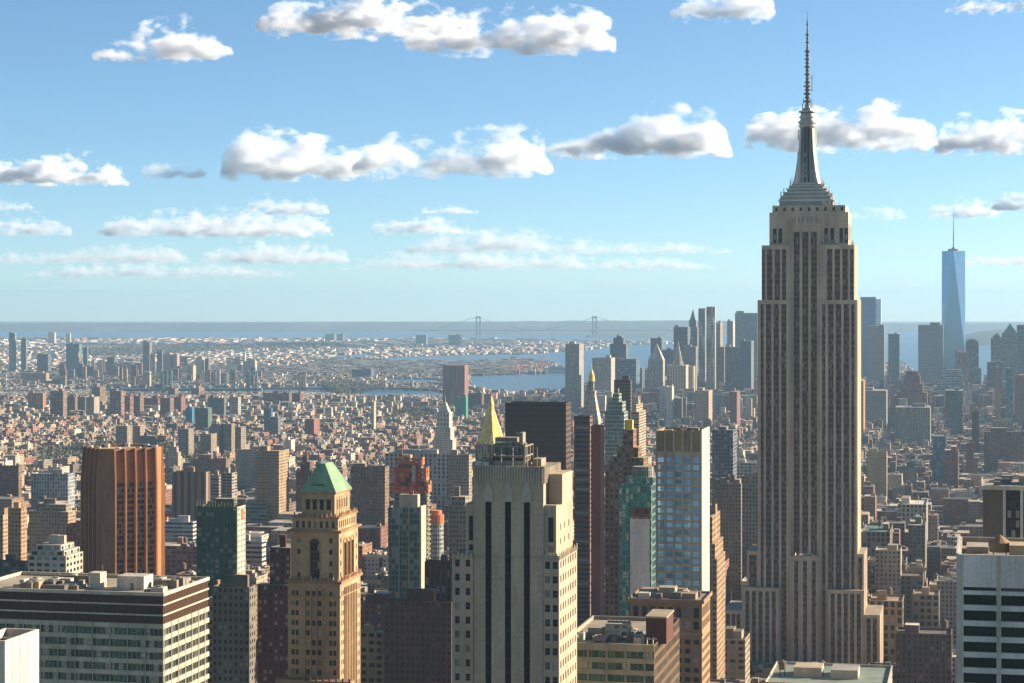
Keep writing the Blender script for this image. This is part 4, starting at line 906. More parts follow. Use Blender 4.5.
# --- near and middle distance, hand placed: name, label, xl, xc, xr, top, Y, colour, style, extras
rows_mid = [
 ('office_tower','black office tower with dark gridded glass behind the pale slotted tower',505,566,571,403,1500,(.085,.05,.03),(1.7,3.8,.62,.55,(.03,.017,.01),1),dict(cat='office tower',roof=(.1,.09,.08),pent=0)),
 ('apartment_tower','dark red brick slab with balconies left of the paler red slab',574,590,592.5,416,1330,(.20,.105,.085),'balc',dict(cat='apartment tower',pent=0)),
 ('apartment_tower','slim plain red brick slab with sunlit edge beside the balconied red slab',591,600.5,604.5,426,1300,(.25,.085,.055),'none',dict(cat='apartment tower',pent=0)),
 ('apartment_tower','brown brick tower stepping up to a yellow crown behind the teal tower',605,646,651,428,1160,(.22,.125,.075),'punch2',dict(cat='apartment tower',steps=[(0,0,466),(4,3,458),(11,9,448),(17,14,430)],roof=(.5,.4,.15))),
 ('glass_tower','pale green glass tower with white floor lines under the dark glass slab',605,624,628,399,1900,(.34,.38,.33),(2.2,3.6,.85,.62,(.06,.12,.10)),dict(cat='apartment tower',steps=[(0,0,412),(3,2,402),(7,6,394)])),
 ('glass_tower','dark brown glass slab standing right of the gilded clock tower',614,630.5,632,380,2420,'dbrown','dglass',dict(cat='apartment tower')),
 ('apartment_tower','sunlit tan tower with rounded balconies right of the dark glass slab',631,639,646,406,2250,'buff','balc',dict(cat='apartment tower',steps=[(0,0,412),(3,3,405)])),
 ('glass_tower','green netted tower with sunlit white side left of the pyramid roofed tower',197,237,245,507,1330,(.06,.09,.06),(3,3.3,.8,.7,(.03,.08,.05)),dict(cat='office tower',roof=(.4,.36,.3),pent=3)),
 ('apartment_tower','glass fronted tower with sunlit stone edge under the orange netted tower',388,421,425.5,508,1330,(.20,.22,.18),(2.4,3.6,.8,.74,(.03,.06,.05)),dict(cat='apartment tower',pent=0)),
 ('office_building','dark brown brick building with stepped top left of the pale slotted tower',385,452,454,602,960,(.13,.075,.05),(2.5,3.1,.45,.5,(.03,.03,.03),.5),dict(cat='office building',roof=(.12,.09,.07),dmax=30)),
 ('office_building','upper brown brick block with ribbed crown rising from the dark brown building',425,452,454,562,985,(.13,.075,.05),'fin',dict(cat='office building',roof=(.14,.1,.08),dmax=20)),
 ('office_building','dull red brick building between the pyramid roofed tower and the dark brown one',352,388,400,604,1120,(.17,.07,.045),'punch',dict(cat='office building',roof=(.33,.28,.24),tankn=1,pent=2)),
 ('office_building','ornate tan stone building low beside the pyramid roofed tower',360,383,390,632,980,(.34,.27,.17),'wide',dict(cat='office building',tankn=1)),
 ('apartment_tower','dark maroon brick tower directly left of the pyramid roofed tower',258,290,293,548,930,(.10,.04,.03),'punch2',dict(cat='apartment tower',steps=[(0,0,585),(12,0,548)],dmax=22)),
 ('office_building','grey stone block left of the maroon tower with cornice',213,250,255,587,880,(.17,.155,.13),'punch2',dict(cat='office building',dmax=30,pent=2,roof=(.2,.18,.16))),
 ('office_building','narrow orange brick setback building touching the banded office block',206,214,229,598,900,(.36,.20,.09),'punch2',dict(cat='office building',dmax=40,steps=[(0,0,612),(1,1,598)])),
 ('office_building','grey blue gridded office block with a white roof house left of the orange brick tower',31,68,75,474,2350,(.38,.42,.45),(3.2,4.2,.62,.8,(.04,.06,.08)),dict(cat='office building',roof=(.6,.6,.58))),
 ('apartment_building','dark tan apartment slab with sunlit end at left edge',-8,19,21,466,2380,'brown','punch2',dict(cat='apartment building')),
 ('apartment_tower','tan tower with recesses painted as dark stripes right of the orange brick tower',172,206,210,472,2050,(.26,.19,.13),(6.5,50,.45,1.0,(.07,.05,.04)),dict(cat='apartment tower')),  # shade of the recesses painted as dark stripes on flat walls
 ('apartment_tower','left of a pair of pale balconied towers under the crenellated block',210,219,222,475,2120,'grey','balc',dict(cat='apartment tower')),
 ('apartment_tower','right of a pair of pale balconied towers with dark roof tank',221,232,237,473,2080,'grey','balc',dict(cat='apartment tower')),
 ('apartment_building','broad brown building with a crenellated pale top near the twin balconied towers',193,226,230,459,2750,(.24,.155,.11),'punch2',dict(cat='apartment building',roof=(.6,.58,.54))),
 ('apartment_building','pale grey building with a fine window grid right of the crenellated block',236,262,264,450,2900,(.36,.36,.30),'punch2',dict(cat='apartment building')),
 ('apartment_building','stepped pale apartment building above the roof of the orange brick tower',165,178,181,442,3000,(.42,.37,.31),'punch2',dict(cat='apartment building',steps=[(0,0,452),(3,2,447),(6,5,442)])),
 ('apartment_tower','first sunlit tan apartment tower from the left bottom corner',-4,3,15,515,1650,(.36,.27,.17),'punch2',dict(cat='apartment tower')),
 ('apartment_tower','tan apartment tower with brown sunlit side near the left edge',8,21,27,508,1600,(.38,.25,.15),'punch2',dict(cat='apartment tower')),
 ('apartment_building','long tan apartment block with vertical recesses behind the white chimneyed building',29,68,76,506,1800,(.33,.26,.18),'punch2',dict(cat='apartment building',steps=[(0,0,512),(6,4,505)],tankn=2)),
 ('apartment_building','reddish brick building between the tan block and the orange brick tower',66,84,88,524,1650,(.24,.10,.06),'punch',dict(cat='apartment building')),
 ('hotel','ornate white building with rooftop chimneys above the banded office block',28,66,83,548,1150,(.55,.52,.45),'wide',dict(cat='hotel',steps=[(0,0,556),(2,3,551),(6,8,546)],pent=3)),
 ('office_building','low green roofed dark building at the left edge above the banded block',-12,26,30,562,1200,(.12,.12,.10),'wide',dict(cat='office building',roof=(.12,.22,.20))),
 ('apartment_tower','tan brick tower with bright sunlit side left of the green pyramid',255,279,289,451,2150,(.36,.27,.18),'punch2',dict(cat='apartment tower')),
 ('apartment_building','dark brown stepped building right of the sunlit tan tower',296,312,315,464,2180,(.10,.065,.05),'punch2',dict(cat='apartment building',steps=[(0,0,470),(4,3,462),(6,6,455)])),
 ('office_building','broad brown building with regular windows right of the green pyramid',351,385,389,467,2000,(.22,.155,.10),'punch',dict(cat='office building')),
 ('office_building','long white classical building at the foot of the white clock tower',385,450,453,454,2500,(.46,.46,.43),(5.2,5.0,.55,.72,DARK),dict(cat='office building',dmax=40,pent=3)),
 ('office_building','white cubic building below the tan tower row left of centre',284,291,295,440,3600,'white','none',dict(cat='building',dmax=20)),
 ('office_building','grey stone setback building left of the pale slotted tower',449,466,470,497,1400,(.27,.26,.22),'punch2',dict(cat='office building',steps=[(0,0,506),(2,1,497)])),
 ('office_building','buff stone building with twin blocks behind the pale slotted tower roof',448,469,472,455,2000,(.33,.29,.24),'punch2',dict(cat='office building')),
 ('office_building','tan setback tower with sunlit orange terraces right of the blue windowed tower',706,716,726,530,1120,(.34,.23,.13),'punch2',dict(cat='office building',steps=[(0,0,560),(1,2,545),(2,5,518)],dmax=38)),
 ('office_building','brownish stone block with busy cornice left of the limestone skyscraper',714,741,744,484,1700,(.26,.205,.15),'punch2',dict(cat='office building',dmax=50,tankn=2,pent=3)),
 ('office_building','grey windowed block touching the limestone skyscraper on its left',742,762,763,476,1650,(.24,.225,.19),'punch2',dict(cat='office building',dmax=30)),
 ('office_building','dark narrow tower behind the brown cornice block',712,733,737,430,2150,(.15,.17,.19),'grid',dict(cat='office building')),
 ('office_building','long pale blue grey low building above the brown cornice block',712,760,762,463,2250,(.45,.48,.50),'wide',dict(cat='office building',pent=4)),
 ('office_building','low white roofed building with teal roof and long parapet at the skyscraper foot',762,886,900,692,990,(.50,.48,.42),'wide',dict(cat='building',roof=(.22,.29,.27),dmax=60,tankn=1,pent=2)),
 ('office_building','sunlit stone tower with pitched cap at lower right of the limestone skyscraper',720,745,750,640,1180,(.36,.30,.22),'wide',dict(cat='building',pent=3,dmax=25)),
 ('office_building','olive stone office with a green cornice right of the limestone skyscraper',862,890,893,532,1700,(.25,.22,.15),(4,4.5,.6,.7,DARK),dict(cat='office building',roof=(.15,.25,.2),tankn=2)),
 ('office_building','cream stone office with large regular windows two blocks behind the skyscraper',897,926,929,506,2050,(.48,.45,.38),(4,4.2,.55,.62,DARK),dict(cat='office building',tankn=1)),
 ('office_building','narrow dark grey stone loft right of the green corniced office',908,925,927,526,1750,(.19,.18,.155),'punch',dict(cat='loft building',tankn=1)),
 ('office_building','pale cream loft with blank sunlit side left of the narrow grey loft',873,899,914,556,1500,(.42,.37,.28),'punch',dict(cat='loft building',dmax=24)),
 ('office_building','long low brown building with arched windows right of the skyscraper base',868,922,926,582,1500,(.20,.15,.11),'wide',dict(cat='loft building',dmax=24,tankn=2)),
 ('office_building','tan loft with broad arched windows beside the low right wing of the skyscraper',868,902,905,604,1330,(.30,.245,.165),(4.2,5,.55,.66,DARK),dict(cat='loft building',dmax=30,tankn=1)),
 ('office_building','grey loft with regular openings between the tan loft and the white stone block',911,938,941,602,1330,(.30,.27,.22),(3.8,4.2,.6,.6,DARK),dict(cat='loft building',dmax=24)),
 ('office_building','long brown brick loft with a row of pale windows near the bottom right',893,951,953,644,1150,(.17,.11,.08),'punch',dict(cat='loft building',dmax=22,tankn=1)),
 ('glass_tower','blue glass prism of modest height among low buildings right of the skyscraper',932,946,947,437,2900,'blue','glass',dict(cat='glass building',mat=1,pent=0)),
 ('apartment_building','brick building with a sunlit orange corner right of the blue prism',944,958,966,452,2750,'brick','punch2',dict(cat='apartment building')),
 ('apartment_building','red brick block right of the sunlit orange corner',966,974,977,443,3050,'red','punch2',dict(cat='apartment building')),
 ('apartment_building','yellow brick building with dark lower storeys right of the skyscraper shaft',866,886,888,453,2700,'yellow','punch2',dict(cat='apartment building',dmax=20)),
 ('apartment_building','wide tan block with strong windows left of the pyramid capped tower',993,1010,1013,421,3400,'buff','wide',dict(cat='office building')),
 ('apartment_building','dark brown slab with blank wall left of the wide tan block',972,979,984,412,3400,'dbrown','none',dict(cat='office building')),
 ('apartment_building','broad brown office mass beside the dark brown slab',984,1024,1026,432,3100,'brown','punch2',dict(cat='office building')),
 ('office_building','white and blue banded low office right of the orange brick tower',164,193,197,522,1950,(.50,.54,.58),'band',dict(cat='office building',roof=(.55,.56,.58),dmax=40,pent=2)),
 ('glass_building','bright blue glass block right of the green netted tower',243,266,270,503,2150,(.30,.42,.55),'band',dict(cat='glass building',mat=1,roof=(.5,.5,.5),pent=2,dmax=40)),
 ('office_building','low white banded building directly under the bright blue glass block',240,262,266,541,1700,(.52,.54,.54),'band',dict(cat='office building',roof=(.5,.52,.5),dmax=40,pent=2)),
 ('apartment_building','small white tower with slim chimney left of the green pyramid',256,264,268,482,2300,'white','punch2',dict(cat='apartment building',dmax=20)),
]
def addrow(r):
    nm, lab, xl, xc, xr, top, Y, ck, st, ex = r
    ex = dict(ex); 
    if ex.get('mat') == 1: ex['mat'] = M_FAR
    return tower(nm, lab, xl, xc, xr, top, Y, ck, st, **ex)
for r in rows_mid:
    o, w, d, zt = addrow(r)
    s = F/r[6]
    if 'yellow crown' in r[1]:
        lump(o, 'yellow_crown', -w*.07, w*.12, -d*.12, d*.12, zt+.0, zt+5, (.62,.47,.10), 'none', (.6,.5,.2)); lump(o, 'bay_window_tower', -w*.09, w*.14, -d*.2, -d*.12, zt-18, zt-1, (.30,.27,.16), 'grid')
    if 'ribbed crown' in r[1]:
        mb = MB()
        for k in range(9): mb.box(-w/2+w*(k+.5)/9-.2, -w/2+w*(k+.5)/9+.2, -d/2-.3, -d/2-.003, zt-7, zt+1.6, (.13,.07,.05))
        mb.build('crown_ribs', M_FAC, o)
    if 'green netted' in r[1]:
        mb = MB(); D2, W2 = d/2, w/2
        for k in range(8): mb.bar((-W2+w*k/7, -D2-.5, 40),(-W2+w*k/7, -D2-.5, zt+1),.22,(.10,.20,.11),4)
        for k in range(24): mb.bar((-W2,-D2-.5,zt-k*3.6),(W2,-D2-.5,zt-k*3.6),.14,(.12,.24,.13),4)
        mb.build('scaffold', M_FAC, o); lump(o, 'white_side_wall', W2+.01, W2+.3, -D2, D2, 30, zt, (.55,.52,.46), (3.2,3.4,.4,.5,DARK)); lump(o, 'orange_netting', W2+.32, W2+.6, -D2+d*.45, D2-d*.2, zt-9, zt-2, (.55,.16,.06))
        mb = MB(); 
        for k in range(14): mb.bar((-W2+w*k/13,-D2+.2,zt),(-W2+w*k/13,-D2+.2,zt+random.uniform(2,4.5)),.18,(.3,.25,.2),4)
        mb.build('rebar_posts', M_FAC, o)
    if 'sunlit stone edge' in r[1]:
        lump(o, 'stone_edge', w/2-1.0, w/2+.4, -d/2-.6, d/2, 0, zt+1, (.58,.50,.36)); lump(o, 'stone_upper_block', -w*.2, w*.36, -d*.2, d*.3, zt-1, zt+8, (.52,.46,.34)); lump(o, 'mast_stub', w*.1, w*.2, -d*.05, d*.05, zt+8, zt+10.5, (.5,.1,.06))
        for u in (-.5, -.18, .12): lump(o, 'stone_pier', w*u, w*u+.7, -d/2-.5, -d/2-.003, 0, zt, (.42,.38,.28))
    if 'red slab' in r[1]: pass

# ------------------------------------------------------------------ orange netted construction tower
def netted_tower():
    Y = 1500.0; x0, y0, w, d = frame(393, 424, 431, Y); Z = lambda p: ZP(p, Y); W2 = w/2; D2 = d/2
    t = root('construction_tower', x0, y0, -TH, 'unfinished concrete tower wrapped in orange safety netting at the top', 'construction tower')
    mb = MB(); mb.box(-W2+.8, W2-.8, -D2+.8, D2-.8, 0, Z(483), (.17,.16,.12), (3.4,3.4,.8,.6,(.06,.07,.05))); mb.box(-W2+2.5, W2-4.5, -D2*.6, D2*.6, Z(483)+.01, Z(464), (.17,.16,.12), (3.4,3.4,.8,.6,(.06,.07,.05))); mb.build('concrete_core', M_FAC, t)
    z = Z(497); k = 0
    while z > 40: m2 = MB(); m2.box(-W2, W2, -D2, D2, z-.7, z, (.30,.29,.22), bottom=True); m2.build('floor_slab', M_FAC, t); z -= 3.5
    for (a, b, c_, z0, z1) in ((-W2-.3, W2+.3, 1.0, Z(494), Z(482)), (-W2-.3, W2-1, .86, Z(482), Z(468)), (-W2+1.2, W2-4, .7, Z(466), Z(458))):
        m2 = MB(); n = 11
        for i in range(n):
            for j in range(3):
                u0, u1 = a+(b-a)*i/n, a+(b-a)*(i+1)/n; q0, q1 = z0+(z1-z0)*j/3, z0+(z1-z0)*(j+1)/3-.35; o = random.uniform(-.5,.5); cc = random.choice([(.60,.15,.06),(.55,.12,.05),(.68,.22,.10),(.40,.10,.05)])
                if random.random() < .12: continue
                m2.face([(u0,-D2*c_-.3+o,q0),(u1,-D2*c_-.3,q0),(u1,-D2*c_-.3,q1),(u0,-D2*c_-.3+o,q1)], cc)
        for i in range(6):
            for j in range(3):
                v0, v1 = -D2*c_+2*D2*c_*i/6, -D2*c_+2*D2*c_*(i+1)/6; q0, q1 = z0+(z1-z0)*j/3, z0+(z1-z0)*(j+1)/3-.35
                if random.random() < .15: continue
                m2.face([(b,v0,q0),(b,v1,q0),(b,v1,q1),(b,v0,q1)], (.62,.20,.08))
        m2.build('safety_netting', M_FAC, t)
    lump(t, 'core_wall', -W2+5, -W2+11, -3, 3, Z(464), Z(456), (.4,.36,.3)); lump(t, 'white_sheeting', W2-9, W2-6.5, -D2*.86-.9, -D2*.86-.6, Z(482), Z(466), (.6,.55,.48))
    mb = MB()
    for k in range(10): xx = -W2+w*k/9; mb.bar((xx,-D2*.5,Z(466)),(xx,-D2*.5,Z(466)+random.uniform(3,8)),.2,(.5,.18,.08),4)
    mb.bar((-W2+4,0,Z(458)),(-W2+4,0,Z(449)),.35,(.5,.12,.06)); mb.build('hoist_posts', M_FAC, t)
netted_tower()
def round_tower():
    Y = 1620.0; x = T(436)*Y; Z = lambda p: ZP(p, Y)
    t = root('construction_tower', x, Y+6, 0, 'small rounded pale tower with orange netting on its top', 'construction tower')
    mb = MB(); mb.cone(0, 0, 5.6, 5.6, 0, Z(524), 18, (.45,.46,.44), (2.2,3.4,.6,.6,(.05,.07,.07))); mb.build('round_body', M_FAC, t)
    mb = MB(); mb.cone(0, 0, 6.1, 5.9, Z(524), Z(515), 18, (.62,.20,.08)); mb.cone(0, 0, 4.4, 4.2, Z(515), Z(511), 18, (.7,.26,.12)); mb.build('orange_netting', M_FAC, t)
round_tower()
FOOT.append((grid(T(436)*1620,1620)[0]-10, grid(T(436)*1620,1620)[0]+10, grid(T(436)*1620,1620)[1]-10, grid(T(436)*1620,1620)[1]+16))

def gold_pyramid():
    Y = 2080.0; x0, y0, w, d = frame(476, 500, 506, Y); Z = lambda p: ZP(p, Y); w = 26; d = 26
    t = root('gold_pyramid_tower', x0, y0, -TH, 'stone tower with a gleaming gold pyramid roof', 'office tower'); c = (.33,.27,.20)
    mb = MB(); mb.box(-15,15,-15,15,0,Z(462),c,'fin'); mb.box(-13,13,-13,13,Z(462),Z(446),c,'fin'); mb.build('stone_shaft', M_FAC, t)
    mb = MB(); n = 8; P = lambda r: [(r*math.cos(math.pi/8+i*math.pi/4), r*math.sin(math.pi/8+i*math.pi/4)) for i in range(8)]
    mb.frustum(P(14.2), P(3.4), Z(444), Z(411), (.6,.4,.1)); mb.frustum(P(3.2), P(2.6), Z(411), Z(406), (.6,.4,.1)); mb.frustum(P(3.4), P(.2), Z(406), Z(396), (.6,.4,.1)); mb.build('gold_roof', M_GOLD, t)
    mb = MB()
    for a in P(14.3): mb.bar((a[0],a[1],Z(444)),(a[0]*.23,a[1]*.23,Z(411)),.25,(.6,.4,.1),4)
    mb.build('gold_rib', M_GOLD, t)
    m2 = MB()
    for a in P(14.6): m2.cone(a[0],a[1],.9,.1,Z(446),Z(441),6,(.4,.34,.26))
    m2.build('corner_pinnacles', M_FAC, t)
gold_pyramid()
def clock_tower_gold():
    Y = 2320.0; x0, y0, w, d = frame(579, 598, 604, Y); Z = lambda p: ZP(p, Y); s = F/Y
    t = root('gilded_clock_tower', x0, y0, -TH, 'white stone tower with steep roof and small golden lantern on top', 'office tower'); c = (.55,.52,.45); h = 10.5
    sq = lambda a: [(-a,-a),(a,-a),(a,a),(-a,a)]
    mb = MB(); mb.prism(sq(h), 0, Z(434), c, 'wide'); mb.prism(sq(h+.8), Z(434), Z(431), c); mb.prism(sq(h-1.5), Z(431), Z(424), c, 'wide'); mb.build('stone_shaft', M_FAC, t)
    mb = MB(); mb.frustum(sq(h-.8), sq(4.0), Z(424), Z(394), c, (3,5,.3,.3,DARK)); mb.prism(sq(4.6), Z(394), Z(391.5), (.4,.4,.36)); mb.build('steep_roof', M_FAC, t)
    mb = MB(); mb.cone(0,0,3.4,3.2,Z(391.5),Z(382),8,(.35,.32,.25),'fin'); mb.build('lantern', M_FAC, t)
    mb = MB(); mb.cone(0,0,3.6,3.0,Z(382),Z(376),10,(.6,.4,.1)); mb.cone(0,0,3.0,.6,Z(376),Z(370),10,(.6,.4,.1)); mb.cone(0,0,.5,.1,Z(370),Z(363),6,(.6,.4,.1)); mb.build('gold_cupola', M_GOLD, t)
clock_tower_gold()
def white_clock_tower():
    Y = 2900.0; x0, y0, w, d = frame(434, 448, 455, Y); Z = lambda p: ZP(p, Y)
    t = root('white_clock_tower', x0, y0, -TH, 'white stone clock tower with pyramidal cap and green lantern', 'clock tower'); c = (.60,.59,.55); sq = lambda a: [(-a,-a),(a,-a),(a,a),(-a,a)]
    mb = MB(); mb.box(-14,14,-10,10,0,Z(440),c,'punch'); mb.box(-11,11,-10.5,11,Z(440),Z(428),c,'punch'); mb.prism(sq(9), Z(428), Z(414), c, (4.5,6,.4,.5,DARK)); mb.build('stone_shaft', M_FAC, t)
    mb = MB(); mb.prism(sq(9.8), Z(414), Z(413), c); mb.frustum(sq(7.5), sq(2.2), Z(413), Z(403), c); mb.build('stone_cap', M_FAC, t)
    mb = MB(); mb.cone(0,0,2.0,1.8,Z(403),Z(399.5),8,(.12,.3,.25)); mb.cone(0,0,1.6,.1,Z(399.5),Z(394),8,(.12,.3,.25)); mb.build('green_lantern', M_FAC, t)
    for dx in (-8.5, 8.5): m2 = MB(); m2.cone(dx, -8.5, .8, .1, Z(414), Z(408), 6, c); m2.build('corner_urn', M_FAC, t)
white_clock_tower()

